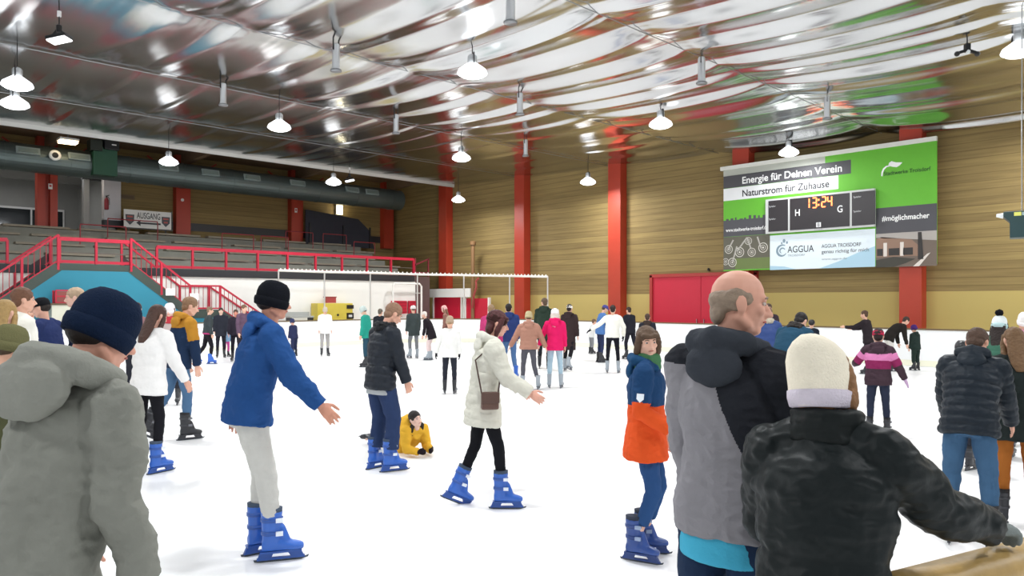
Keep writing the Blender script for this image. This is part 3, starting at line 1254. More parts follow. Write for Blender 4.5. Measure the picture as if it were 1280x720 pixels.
# exit sign with arrow and two crests
SY = YW - 1.15
xa, zt = on_y(155, 265, SY)
xb, zb = on_y(214, 287, SY)
w, h = xb - xa, 0.74
zb = (on_y(155, 284, SY)[1] + zb) / 2
o = tag(empty('exit_sign', (xa, SY, zb)), 'white exit sign with black arrow above the terrace', 'sign')
mb = MB()
mb.box2((0, 0, 0), (w, 0.05, h))
mb.build('board', paint('#d5d4cf'), o)
mb = MB()
mb.box2((-0.05, 0.0, -0.05), (w + 0.05, 0.06, 0.0))
mb.box2((w, -0.01, -0.05), (w + 0.05, 0.06, h + 0.05))
for k in (0.2, w - 0.2):
    mb.bar((k, 0.08, zb * 0 - 0.8), (k, 0.08, h * 0.9), 0.05)
mb.build('frame', paint('#3c3733'), o)
EX, EY, EZ = Vector((1, 0, 0)), Vector((0, 0, 1)), Vector((0, -1, 0))
lettering('AUSGANG', (w * 0.26, -0.002, h * 0.54), EX, EY, EZ, w * 0.50, h * 0.34, PD, o, 0.012)
mb = MB()
mb.prism([(w * 0.25, -0.006, h * 0.28), (w * 0.34, -0.006, h * 0.46), (w * 0.34, -0.006, h * 0.33), (w * 0.77, -0.006, h * 0.33), (w * 0.77, -0.006, h * 0.23), (w * 0.34, -0.006, h * 0.23), (w * 0.34, -0.006, h * 0.10)], (0, 0.004, 0))
mb.build('arrow', PD, o)
for u in (0.12, 0.88):
    mb = MB()
    c = w * u
    mb.prism([(c - 0.17, -0.006, h * 0.72), (c + 0.17, -0.006, h * 0.72), (c + 0.16, -0.006, h * 0.36), (c, -0.006, h * 0.14), (c - 0.16, -0.006, h * 0.36)], (0, 0.004, 0))
    cr = mb.build('crest', paint('#3b3f45'), o)
    mb = MB()
    mb.box((c, -0.009, h * 0.60), (0.22, 0.004, 0.07))
    mb.box((c, -0.009, h * 0.40), (0.16, 0.004, 0.07))
    mb.build('crest_band', paint('#a8483f'), cr)
# small brown plate on the timber wall
x, z = on_y(157, 246, YW - 0.02)
mb = MB()
mb.box((0, 0, 0), (0.72, 0.03, 0.20))
mb.box((0, -0.01, 0), (0.62, 0.03, 0.10), None, 1)
o = tag(mb.build('plate', [paint('#6a5636'), paint('#57462c')]), 'small brown plate on the timber wall above the exit sign', 'plate')
o.location = (x, YW - 0.03, z)
# fire extinguisher on the white end panel
x, z = on_y(133, 262, YW - 0.45)
o = tag(empty('fire_extinguisher', (x, YW - 0.46, z)), 'red fire extinguisher on the white end panel of the opening', 'fire extinguisher')
mb = MB()
mb.lathe([(0.07, 0), (0.085, 0.02), (0.085, 0.40), (0.05, 0.47), (0.03, 0.50)], (0, 0, 0), 14)
mb.build('cylinder', paint('#8e2530'), o, smooth=True)
mb = MB()
mb.box((0, 0, 0.54), (0.05, 0.05, 0.08))
mb.bar((0, 0, 0.56), (0.10, -0.02, 0.60), 0.03)
mb.build('valve', BLACKM, o)
mb = MB()
mb.tube([(0.03, -0.03, 0.54), (0.10, -0.05, 0.45), (0.10, -0.05, 0.2)], 0.012, 6)
mb.build('hose', BLACKM, o)
# white notices on pillars
for px, py, X, Y, lab in ((63, 233, None, YW - 0.42, 'small white notice on the split red pillar of the concourse'), (228, 250, None, YW - 0.42, 'small round white sign on the red pillar right of the exit sign'), (370, 263, None, YW - 0.42, 'small white notice on the red pillar left of the wall lamp')):
    x, z = on_y(px, py, Y)
    mb = MB()
    if px == 228:
        mb.lathe([(0.07, 0), (0.07, 0.015)], (0, 0, 0), 14, rot=R90)
    else:
        mb.box((0, 0, 0), (0.14, 0.015, 0.22))
        mb.box((0, -0.004, 0.02), (0.08, 0.015, 0.08), None, 1)
    o = tag(mb.build('notice', [paint('#eceae6'), paint('#c0423a')]), lab, 'sign')
    o.location = (x, Y, z)
# lit wall lamp left of the corner
x, z = on_y(424, 262, YW - 0.1)
o = tag(empty('wall_lamp', (x, YW - 0.03, z)), 'glowing square wall lamp on the timber wall below the duct', 'lamp')
mb = MB()
mb.box((0, -0.05, 0), (0.40, 0.10, 0.55))
mb.build('housing', paint('#cfc9b8'), o)
mb = MB()
mb.box((0, -0.11, -0.02), (0.32, 0.04, 0.45))
mb.build('lens', glow('#fff2c8', 6.0), o)
l = bpy.data.lights.new('wall_lamp_light', 'POINT')
l.energy = 14
l.color = (1, 0.9, 0.65)
l.shadow_soft_size = 0.15
lo = bpy.data.objects.new('wall_lamp_light', l)
COL.objects.link(lo)
lo.parent = o
lo.location = (0, -0.35, -0.1)
# tube lights of the concourse
for px, py, lab in ((7, 208, 'left glowing ceiling light of the concourse'), (103, 217, 'glowing ceiling light of the concourse beside the white end panel'), (85, 177, 'warm round lamp under the roof left of the green unit')):
    Y = YW - 0.4 if py > 190 else 31.0
    x, z = on_y(px, py, Y)
    o = tag(empty('ceiling_light', (x, Y, z)), lab, 'lamp', 'lights of the concourse')
    mb = MB()
    mb.box((0, 0, 0.06), (0.62, 0.5, 0.08))
    mb.build('housing', paint('#c9c9c4'), o)
    mb = MB()
    mb.box((0, 0, -0.02), (0.56, 0.45, 0.09))
    mb.build('lens', glow('#fff6e6' if py > 190 else '#ffe0b0', 7.0), o)
    if py < 190:
        mb = MB()
        mb.tube([(0, 0, 0.1), (0, 0, 8.3 - z)], 0.015, 6)
        mb.build('rod', SILVER, o)
for X in (0, 3.5, 7.5):
    l = bpy.data.lights.new('concourse_light', 'AREA')
    l.energy = 30
    l.size = 1.2
    lo = bpy.data.objects.new('concourse_light', l)
    COL.objects.link(lo)
    lo.location = (X, YW + 3, 7.2)
# exit pictogram on the teal wall, red box on its counter
x, z = on_y(123, 365, 27.5)
o = tag(empty('exit_pictogram', (x, 27.5, z)), 'small white pictogram sign on the teal wall', 'sign')
mb = MB()
mb.box((0, 0, 0), (0.30, 0.03, 0.17))
mb.build('plate', paint('#eef2ee'), o)
mb = MB()
mb.box((-0.02, -0.017, 0.045), (0.11, 0.004, 0.025))
mb.box((-0.02, -0.017, -0.045), (0.11, 0.004, 0.025))
mb.box((-0.06, -0.017, 0), (0.03, 0.004, 0.11))
mb.box((0.0, -0.017, 0.0), (0.07, 0.004, 0.025))
mb.prism([(0.08, -0.018, 0.05), (0.13, -0.018, 0), (0.08, -0.018, -0.05)], (0, 0.004, 0))
mb.build('symbol', PD, o)
x, z = on_y(80, 379, 27.2)
o = tag(empty('counter', (x, 27.18, 0)), 'cream counter with a brown top in front of the teal wall', 'counter')
mb = MB()
mb.box((0.35, 0, (z - 0.05) / 2), (1.5, 0.5, z - 0.05))
mb.build('body', paint('#d9d8c6'), o)
mb = MB()
mb.box((0.35, 0, z - 0.03), (1.65, 0.6, 0.06))
mb.build('top', paint('#5b4a34'), o)
o = tag(empty('crate', (x, 27.18, z)), 'brown crate with a red frame on the cream counter', 'box')
mb = MB()
mb.box((0, 0, 0.19), (0.52, 0.34, 0.38))
mb.build('body', paint('#8a4a42'), o)
mb = MB()
for k in (-1, 1):
    mb.box((k * 0.27, -0.16, 0.2), (0.05, 0.05, 0.42))
    mb.box((k * 0.27, 0.16, 0.2), (0.05, 0.05, 0.42))
for v in (0.02, 0.22, 0.41):
    mb.box((0, -0.18, v), (0.56, 0.03, 0.04))
mb.build('frame', RAIL_RED, o)

# ------------------------------------------------------------------ pendant lamps
LAMPS = [(10.0, 11.5, 6.45, 'pendant lamp under the bright middle of the foil ceiling, left of the centre top'),
         (9.4, 18.7, 6.45, 'glowing pendant lamp over the left part of the ice, level with the duct'),
         (9.1, 26.0, 6.45, 'glowing pendant lamp above the exit sign'),
         (15.3, 25.9, 6.45, 'glowing pendant lamp left of the lit wall lamp and over the terrace edge'),
         (15.7, 18.6, 6.45, 'upper of two pendant lamps next to the far corner pillar'),
         (21.6, 25.8, 6.35, 'lower of two pendant lamps next to the far corner pillar'),
         (22.2, 18.7, 6.40, 'glowing pendant lamp between the two bare red pillars of the long wall'),
         (16.5, 11.4, 6.45, 'bright pendant lamp with a curved cord, left of the banner and high over the ice'),
         (22.4, 10.7, 6.42, 'glowing pendant lamp right in front of the banner top'),
         (16.5, 3.4, 6.45, 'pendant lamp with an angled bracket at the right edge of the view'),
         (3.5, 19.0, 6.45, 'upper of two dazzling pendant lamps at the left edge of the view'),
         (3.8, 20.9, 6.45, 'lower of two dazzling pendant lamps at the left edge of the view'),
         (10.0, 4.0, 6.45, None), (3.6, 11.4, 6.45, None), (3.6, 4.0, 6.45, None), (-3.0, 11.4, 6.45, None), (22.3, 3.4, 6.45, None), (-3, 4, 6.45, None), (3.6, -3.0, 6.45, None), (10.0, -3.0, 6.45, None), (16.4, -3.5, 6.45, None), (-3.0, 19.0, 6.45, None)]
ALU = mat('lamp_alu', '#c4c7c9', 0.35, metal=0.7)
SHADE = mat('lamp_glass', '#eef2f4', 0.3, emit='#f6faff', estr=1.5)
LENS = glow('#fbfdff', 6.0)
sh = MB()
sh.lathe([(0.30, 0.0), (0.31, 0.02), (0.28, 0.09), (0.17, 0.17), (0.10, 0.22)], (0, 0, 0), 28)
ME_SHADE = sh.mesh('lamp_shade')
sh = MB()
sh.lathe([(0.10, 0.22), (0.10, 0.36), (0.07, 0.40), (0.02, 0.42)], (0, 0, 0), 16)
ME_HOUS = sh.mesh('housing')
sh = MB()
sh.lathe([(0.02, -0.075), (0.14, -0.068), (0.23, -0.04), (0.285, 0.0), (0.285, 0.015)], (0, 0, 0), 28)
ME_LENS = sh.mesh('lens')
sh = MB()
for k in (-1, 1):
    sh.bar((k * 0.14, 0, 0.12), (k * 0.14, 0, 0.40), 0.015, 0.04)
sh.bar((-0.147, 0, 0.40), (0.147, 0, 0.40), 0.015, 0.04)
ME_BRK = sh.mesh('bracket')
for i, (x, y, z, lab) in enumerate(LAMPS):
    o = None
    if lab:
        o = tag(empty('pendant_lamp', (x, y, z), TH + 0.3), lab, 'lamp', 'pendant lamps over the ice')
        for nm, me, m in (('lamp_shade', ME_SHADE, SHADE), ('housing', ME_HOUS, ALU), ('lens', ME_LENS, LENS), ('bracket', ME_BRK, BLACKM)):
            link(nm, me, m, o, nm != 'bracket')
        top = foil_z(x, y) - z
        mb = MB()
        if i == 7:
            mb.tube([(0, 0, 0.40), (0, 0, 0.62), (0.05, 0, 0.72), (0.14, 0, top)], 0.010, 6)
        else:
            mb.tube([(0, 0, 0.40), (0, 0, top)], 0.010, 6)
        mb.build('cord', BLACKM, o)
    l = bpy.data.lights.new('lamp_light', 'AREA')
    l.shape = 'DISK'
    l.size = 0.55
    l.energy = LAMP_W * (0.35 if i == 8 else 1.0)
    l.color = (0.97, 0.99, 1.0)
    lo = bpy.data.objects.new('lamp_light', l)
    COL.objects.link(lo)
    lo.parent = o
    lo.location = (0, 0, -0.10) if lab else (x, y, z - 0.10)
    l = bpy.data.lights.new('lamp_glow', 'POINT')
    l.energy = GLOW_W
    l.shadow_soft_size = 0.30
    lo = bpy.data.objects.new('lamp_glow', l)
    COL.objects.link(lo)
    lo.parent = o
    lo.location = (0, 0, -0.42) if lab else (x, y, z - 0.42)

# silver cylinder downlights at the cables
CYL = [(638, 8, 9.3, 8.7, 'silver cylinder light cut by the top edge of the view'), (420, 72, 8.3, 14.0, 'silver cylinder light left of the bright middle lamp'), (279, 118, 7.8, 18.4, 'leftmost silver cylinder light under the dark foil'),
       (650, 130, 13.8, 14.0, 'silver cylinder light between the bright middle lamp and the curved cord lamp'), (495, 155, 12.7, 18.2, 'silver cylinder light left of the two lamps by the corner pillar'), (877, 88, 14.7, 8.8, 'silver cylinder light right above the curved cord lamp'),
       (1034, 135, 20.0, 8.7, 'silver cylinder light glowing orange above the banner'), (657, 185, 17.8, 17.9, 'small silver cylinder light before the second red pillar')]
mb = MB()
mb.lathe([(0.075, -0.52), (0.085, -0.50), (0.075, -0.44), (0.075, -0.03), (0.06, 0.0)], (0, 0, 0), 18)
ME_CY = mb.mesh('cylinder')
mb = MB()
mb.lathe([(0.11, -0.55), (0.115, -0.52), (0.08, -0.50)], (0, 0, 0), 18)
ME_CR = mb.mesh('rim')
mb = MB()
mb.bar((0.09, 0, -0.12), (0.09, 0, 0.12), 0.015, 0.03)
mb.bar((-0.09, 0, -0.12), (-0.09, 0, 0.12), 0.015, 0.03)
mb.bar((-0.10, 0, -0.12), (0.10, 0, -0.12), 0.02, 0.02)
ME_CB = mb.mesh('bracket')
for px, py, x, y, lab in CYL:
    z = 7.0
    for _ in range(8):                       # where the sight line meets the fitting under the foil
        D = F_PX * (z - 0.27 - CAM_H) / (HOR - py)
        p = at(px, D)
        z = foil_z(p.x, p.y) - 0.10
    x, y = p.x, p.y
    o = tag(empty('cylinder_light', (x, y, z), 0.4), lab, 'lamp', 'silver cylinder lights on the ceiling cables')
    link('cylinder', ME_CY, mat('cyl', '#d6d8da', 0.3, metal=0.8), o, True)
    link('rim', ME_CR, metal('#8c8e90', 0.4), o, True)
    link('bracket', ME_CB, BLACKM, o)


# dark hanging floodlights and devices
def hang(name, px, py, z, label, cat, w=0.55):
    D = F_PX * (z - CAM_H) / (HOR - py)
    p = at(px, D, z)
    o = tag(empty(name, p, TH - math.pi / 2), label, cat, 'small dark fittings hung from the ceiling')
    top = foil_z(p.x, p.y) - z
    mb = MB()
    mb.tube([(0, 0, 0.1), (0, 0, top)], 0.012, 6)
    mb.build('rod', BLACKM, o)
    return o


for px, py, z, lab in ((74, 46, 6.55, 'black floodlight with a white lens hanging at the upper left'), (437, 224, 6.6, 'tiny black floodlight hanging beside the pendant lamp over the terrace edge')):
    o = hang('floodlight', px, py, z, lab, 'floodlight')
    Rt = Matrix.Rotation(math.radians(-12), 3, 'Y')
    mb = MB()
    mb.box((0, 0, -0.02), (0.36, 0.26, 0.07), Rt)
    mb.build('housing', BLACKM, o, bevel=0.015)
    mb = MB()
    mb.box((0.01, -0.01, -0.065), (0.33, 0.24, 0.03), Rt)
    mb.build('lens', glow('#ffffff', 1.6), o)
    mb = MB()
    mb.bar((-0.12, 0, 0.02), (-0.02, 0, 0.14), 0.03)
    mb.bar((0.12, 0, 0.0), (0.02, 0, 0.14), 0.03)
    mb.lathe([(0.05, 0.08), (0.05, 0.2), (0.03, 0.22)], (0, 0, 0), 10)
    mb.build('bracket', BLACKM, o)
    mb = MB()
    mb.lathe([(0.035, 0.36), (0.035, 0.46)], (0, 0, 0), 10)
    mb.build('connector', paint('#e8e8e8'), o)
o = hang('microphone_bar', 1209, 64, 6.5, 'black hanging bar with two small arms at the upper right', 'fitting')
mb = MB()
mb.box((0, 0, 0.06), (0.09, 0.09, 0.16))
mb.build('body', BLACKM, o, bevel=0.01)
for k in (-1, 1):
    mb = MB()
    mb.bar((0, 0, 0.02), (k * 0.16, 0, -0.03), 0.05)
    mb.ell((k * 0.19, 0, -0.05), (0.05, 0.05, 0.05), n=10, k=6)
    mb.build('arm', BLACKM, o)
mb = MB()
mb.ell((0, -0.03, -0.02), (0.04, 0.04, 0.04), n=10, k=6)
mb.build('lens', paint('#dfe4e4'), o)

# dark device hanging at the right edge
D = 12.5
p = at(1272, D, CAM_H + (HOR - 280) * D / F_PX)
o = tag(empty('projector', p, TH - math.pi / 2 - math.radians(34)), 'dark teal hanging device with a white nozzle at the right edge of the view', 'device')
DT = mat('dark_teal', '#1d3b3d', 0.45)
mb = MB()
mb.prism([(-0.20, -0.2, 0.12), (-0.11, -0.2, 0.03), (-0.11, -0.2, -0.24), (0.40, -0.2, -0.24), (0.40, -0.2, 0.20), (-0.20, -0.2, 0.20)], (0, 0.4, 0))
mb.build('housing', DT, o, bevel=0.015)
mb = MB()
mb.box((0.0, -0.205, 0.15), (0.10, 0.02, 0.06))
mb.build('label_plate', paint('#d9d96a'), o)
mb = MB()
mb.box((0.16, -0.205, 0.15), (0.2, 0.02, 0.05))
mb.build('label_plate', paint('#9fb2b2'), o)
lettering('T', (0.16, -0.204, -0.14), (1, 0, 0), (0, 0, 1), (0, -1, 0), 0.16, 0.16, mat('print_red', '#c22c3c'), o, 0.02, depth=0.006)
mb = MB()
mb.tube([(-0.20, 0, 0.15), (-0.30, 0, 0.16)], [0.05, 0.025], 10)
mb.build('nozzle', paint('#e8eef0'), o)
mb = MB()
mb.tube([(0.06, 0, 0.2), (0.06, 0, foil_z(p.x, p.y) - p.z)], 0.008, 6)
mb.build('cable', SILVER, o)

# ------------------------------------------------------------------ near boards with a wooden handrail
PA, PB = at(1040, 1.96, 0), at(1520, 2.98, 0)
PA = next(q for q in (PA.lerp(PB, i / 400) for i in range(400)) if 640 + F_PX * (q.x * math.sin(TH) - q.y * math.cos(TH)) / (q.x * math.cos(TH) + q.y * math.sin(TH)) > 1113)
zr = 1.037
o = tag(empty('barrier', (PA + PB) / 2), 'near rink barrier with a rounded wooden handrail at the lower right', 'barrier')
c = o.location.copy()
a3, b3 = PA - c, PB - c
mb = MB()
dirv = (b3 - a3).normalized()
perp = Vector((dirv.y, -dirv.x, 0))
secs = []
for k in range(13):
    p = a3.lerp(b3, k / 12) + Vector((0, 0, zr - 0.055))
    secs.append((p, perp, Vector((0, 0, 1)), 0.075, 0.055))
mb.loft(secs, 20)
mb.build('handrail', mat('rail_wood', '#a98a52', 0.45, vary=0.45, vscale=9, bump=0.2, bscale=30), o, True)
mb = MB()
mb.bar(a3 + Vector((0, 0, (zr - 0.11) / 2)), b3 + Vector((0, 0, (zr - 0.11) / 2)), 0.06, zr - 0.11)
mb.build('panel', BOARD, o)

# ------------------------------------------------------------------ people
def Rx(a): return Matrix.Rotation(a, 3, 'X')
def Ry(a): return Matrix.Rotation(a, 3, 'Y')
def Rz(a): return Matrix.Rotation(a, 3, 'Z')


rad = math.radians
DOWN = ((0.16, 0.02, -1), (0.05, 0.22, -1))
STAND = ((0.05, 0.06, -1), (0.02, -0.08, -1))
PROJ = []


class Skel:
    pass


def skeleton(H, lean, side, twist, head, hs, armL, armR, legL, legR, shw, soles):
    s = H / 1.75
    k = Skel()
    k.s, k.hs = s, hs
    legk = 1.0 - 0.10 * (hs > 1.12)
    k.P = Vector((0, 0, 0))
    tw = Rz(-rad(twist))
    u1 = Ry(rad(side * 0.4)) @ Rx(-rad(lean * 0.55)) @ Vector((0, 0, 1))
    B2 = tw @ Ry(rad(side)) @ Rx(-rad(lean))
    u2 = B2 @ Vector((0, 0, 1))
    B3 = tw @ Ry(rad(side * 1.1)) @ Rx(-rad(lean * 1.15))
    u3 = B3 @ Vector((0, 0, 1))
    k.waist = k.P + u1 * 0.15 * s
    k.chest = k.waist + u2 * 0.20 * s
    k.neck = k.chest + u3 * 0.165 * s
    k.B3, k.B2, k.u1, k.u2, k.u3 = B3, B2, u1, u2, u3
    k.X1 = Ry(rad(side * 0.4)) @ Vector((1, 0, 0))
    k.X2, k.X3 = B2 @ Vector((1, 0, 0)), B3 @ Vector((1, 0, 0))
    k.sh = {}
    k.el, k.wr, k.hip, k.kn, k.an, k.toe = {}, {}, {}, {}, {}, {}
    for nm, sg, arm, leg in (('L', -1, armL, legL), ('R', 1, armR, legR)):
        S = k.neck - u3 * 0.045 * s + k.X3 * (sg * 0.175 * s * shw)
        k.sh[nm] = S
        d1 = Vector((arm[0][0] * sg, arm[0][1], arm[0][2])).normalized()
        d2 = Vector((arm[1][0] * sg, arm[1][1], arm[1][2])).normalized()
        k.el[nm] = S + d1 * 0.285 * s
        k.wr[nm] = k.el[nm] + d2 * 0.25 * s
        Hp = k.P + k.X1 * (sg * 0.088 * s) - u1 * 0.02 * s
        k.hip[nm] = Hp
        d1 = Vector((leg[0][0] * sg, leg[0][1], leg[0][2])).normalized()
        d2 = Vector((leg[1][0] * sg, leg[1][1], leg[1][2])).normalized()
        k.kn[nm] = Hp + d1 * 0.43 * s * legk
        k.an[nm] = k.kn[nm] + d2 * 0.41 * s * legk
        f = Vector(leg[2]) if len(leg) > 2 else Vector((0.18, 1, 0))
        k.toe[nm] = Vector((f.x * sg, f.y, f.z)).normalized()
    # head
    hy, hp, hr = head
    k.HR = Rz(-rad(hy)) @ Ry(rad(hr)) @ Rx(-rad(hp))
    k.HR = (Ry(rad(side * 0.3)) @ Rx(-rad(lean * 0.45))) @ k.HR
    nk = (u3 + k.HR @ Vector((0, 0, 1))).normalized()
    k.hb = k.neck + nk * 0.065 * s
    k.hc = k.hb + k.HR @ Vector((0, 0.018, 0.125)) * s * hs
    k.hscale = s * hs
    # put the lowest foot on the ground and over the root
    low = min(k.an['L'].z, k.an['R'].z)
    near = [a for a in k.an.values() if a.z < low + 0.05 * s]
    cxy = sum(near, Vector()) / len(near)
    off = Vector((-cxy.x, -cxy.y, soles * s - low))
    for n in ('P', 'waist', 'chest', 'neck', 'hb', 'hc'):
        setattr(k, n, getattr(k, n) + off)
    for d in (k.sh, k.el, k.wr, k.hip, k.kn, k.an):
        for q in d:
            d[q] = d[q] + off
    return k


def hand(mb, Wp, d, t, n, s, curl, fat=0.0, spread=0.12):
    def sec(q, a, b):
        return (Wp + d * (q * s) + n * (0.004 * s), t, n, a * s + fat, b * s + fat)
    mb.loft([sec(-0.03, 0.026, 0.02), sec(0.0, 0.027, 0.019), sec(0.03, 0.036, 0.018), sec(0.07, 0.042, 0.016), sec(0.092, 0.040, 0.013)], 10)
    for (o, ln, r) in ((0.031, 0.070, 0.0088), (0.0105, 0.079, 0.0092), (-0.0105, 0.073, 0.0088), (-0.030, 0.057, 0.0078)):
        p = Wp + d * (0.080 * s) + t * (o * s) + n * (0.004 * s)
        dd = (d + t * (o * spread * 28)).normalized()
        pts, a = [p.copy()], 0.0
        for q, c in ((0.45, 0.55), (0.32, 1.0), (0.23, 0.8)):
            a += curl * c
            p = p + (dd * math.cos(a) + n * math.sin(a)) * (ln * q * s)
            pts.append(p.copy())
        r = r * s + fat * 0.8
        mb.tube(pts, [r * 1.05, r, r * 0.95, r * 0.8], 7, balls=True)
    p = Wp + d * (0.022 * s) + t * (0.030 * s) + n * (0.006 * s)
    a1 = (t * 0.75 + d * 0.75 + n * 0.35).normalized()
    a2 = (t * 0.25 + d * 1.0 + n * (0.2 + curl * 0.5)).normalized()
    p2 = p + a1 * 0.045 * s
    p3 = p2 + a2 * 0.032 * s
    p4 = p3 + a2 * 0.020 * s
    r = 0.0110 * s + fat * 0.8
    mb.tube([p, p2, p3, p4], [r * 1.25, r * 1.05, r, r * 0.8], 7, balls=True)


def hand_frame(k, nm, hd):
    sg = -1 if nm == 'L' else 1
    d = (k.wr[nm] - k.el[nm]).normalized()
    if hd and hd.get('dir'):
        v = Vector(hd['dir'])
        d = Vector((v.x * sg, v.y, v.z)).normalized()
    ref = Vector((0, 1, 0.35))
    if hd and hd.get('thumb'):
        v = Vector(hd['thumb'])
        ref = Vector((v.x * sg, v.y, v.z))
    t = ref - d * ref.dot(d)
    if t.length < 0.1:
        t = Vector((-sg, 0, 0.3)) - d * Vector((-sg, 0, 0.3)).dot(d)
    t.normalize()
    n = d.cross(t)
    # right hand hanging: d down, thumb forward, palm facing inwards
    n = n if sg < 0 else -n
    inw = Vector((-sg, 0, 0))
    if not (hd and hd.get('thumb')) and n.dot(inw) < -0.3:
        n = -n
    return d, t, n


def head_geo(mb, k, ears=True, open_mouth=False):
    c, R, q = k.hc, k.HR, k.hscale

    def T(p):
        return c + R @ (Vector(p) * q)

    def E(p, r, rot=None):
        mb.ell(T(p), [x * q for x in r], R if rot is None else R @ rot, n=16, k=10)

    def Tu(ps, rs):
        mb.tube([T(p) for p in ps], [r * q for r in rs], 10, balls=True)
    E((0, -0.012, 0.028), (0.074, 0.094, 0.088))
    E((0, 0.022, -0.030), (0.060, 0.064, 0.074))
    E((0, 0.052, -0.090), (0.028, 0.028, 0.022))
    for s in (-1, 1):
        Tu([(s * 0.052, -0.010, -0.050), (s * 0.045, 0.020, -0.075), (0, 0.050, -0.092)], [0.022, 0.021, 0.020])
        E((s * 0.036, 0.058, -0.022), (0.024, 0.022, 0.022))
        if ears:
            E((s * 0.077, -0.010, -0.006), (0.010, 0.021, 0.033), Rx(0.2))
        E((s * 0.012, 0.094, -0.036), (0.009, 0.010, 0.008))
    Tu([(0, 0.082, 0.004), (0, 0.098, -0.018), (0, 0.107, -0.034)], [0.009, 0.010, 0.012])
    Tu([(-0.036, 0.070, 0.022), (0, 0.080, 0.022), (0.036, 0.070, 0.022)], [0.012, 0.012, 0.012])
    Tu([(-0.018, 0.078, -0.056), (0, 0.085, -0.055), (0.018, 0.078, -0.056)], [0.006, 0.008, 0.006])
    Tu([(-0.015, 0.076, -0.066), (0, 0.083, -0.067), (0.015, 0.076, -0.066)], [0.006, 0.008, 0.006])
    mb.tube([T((0, -0.020, -0.05)), k.hb, k.neck - k.u3 * 0.03 * k.s], [0.054 * q, 0.052 * k.s, 0.062 * k.s], 14, balls=True)


def body_mesh(k, voxel, hands, ears, gloved=False):
    mb = MB()
    s = k.s
    head_geo(mb, k, ears)
    F1 = k.u1.cross(k.X1)
    F2 = k.u2.cross(k.X2)
    F3 = k.u3.cross(k.X3)
    mb.loft([(k.P - k.u1 * 0.10 * s, k.X1, F1, 0.11 * s, 0.085 * s), (k.P, k.X1, F1, 0.155 * s, 0.105 * s), (k.waist, k.X2, F2, 0.130 * s, 0.090 * s), (k.chest, k.X2, F2, 0.150 * s, 0.10 * s),
             (k.neck - k.u3 * 0.05 * s, k.X3, F3, 0.135 * s, 0.075 * s), (k.neck + k.u3 * 0.01 * s, k.X3, F3, 0.06 * s, 0.055 * s)], 16)
    for nm in 'LR':
        mb.tube([k.sh[nm], k.el[nm], k.wr[nm]], [0.052 * s, 0.040 * s, 0.027 * s], 10, balls=True)
        mb.tube([k.hip[nm], k.kn[nm], k.an[nm]], [0.064 * s, 0.040 * s, 0.030 * s], 10, balls=True)
        toe = k.an[nm] + k.toe[nm] * 0.09 * s - Vector((0, 0, 0.045 * s))
        mb.tube([k.an[nm] - Vector((0, 0, 0.03 * s)), toe], [0.030 * s, 0.022 * s], 8, balls=True)
        d, t, n = hand_frame(k, nm, hands.get(nm))
        hd = hands.get(nm) or {}
        hand(mb, k.wr[nm], d, t, n, s, hd.get('curl', 0.30), -0.0035 if gloved else 0.0)
    return remesh(mb, voxel, 2, 0.4)


def face_bits(k, me, skin_m, brow_m):
    """eyes, brows and lips joined into the body mesh"""
    c, R, q = k.hc, k.HR, k.hscale
    mb = MB()

    def T(p):
        return c + R @ (Vector(p) * q)
    for s in (-1, 1):
        mb.ell(T((s * 0.030, 0.0735, 0.003)), [0.0115 * q, 0.008 * q, 0.0068 * q], R, 1, 10, 6)
        mb.ell(T((s * 0.030, 0.0790, 0.003)), [0.0062 * q, 0.0040 * q, 0.0064 * q], R, 2, 8, 5)
        mb.tube([T((s * 0.014, 0.087, 0.021)), T((s * 0.030, 0.0845, 0.026)), T((s * 0.046, 0.074, 0.021))], [0.003 * q, 0.0038 * q, 0.0025 * q], 6, 3)
    mb.tube([T((-0.021, 0.0800, -0.061)), T((-0.008, 0.0895, -0.0585)), T((0.008, 0.0895, -0.0585)), T((0.021, 0.0800, -0.061))], [0.003 * q, 0.005 * q, 0.005 * q, 0.003 * q], 6, 4)
    b = mb.mesh('t')
    bm = bmesh.new()
    bm.from_mesh(me)
    nb = len(bm.faces)
    bm.from_mesh(b)
    bm.to_mesh(me)
    bm.free()
    bpy.data.meshes.remove(b)
    for m in (skin_m, mat('eye', '#c9bfb8', 0.4), mat('iris', '#241b17', 0.3), brow_m, mat('lips', '#a8574f', 0.5)):
        me.materials.append(m)


def wrinkle(me, amp, sc, seed, keep=None):
    n = len(me.vertices)
    co = np.empty(n * 3, dtype=np.float32)
    no = np.empty(n * 3, dtype=np.float32)
    me.vertices.foreach_get('co', co)
    me.vertex_normals.foreach_get('vector', no)
    co, no = co.reshape(-1, 3), no.reshape(-1, 3)
    d = np.empty(n, dtype=np.float32)
    sd = seed * 7.31
    for i in range(n):
        x, y, z = co[i]
        p = Vector((x * sc + sd, y * sc, z * sc * 1.5))
        d[i] = noise.noise(p) + 0.6 * (0.5 - abs(noise.noise(p * 2.1)))
    co += no * (d * amp)[:, None]
    me.vertices.foreach_set('co', co.ravel())
    me.update()


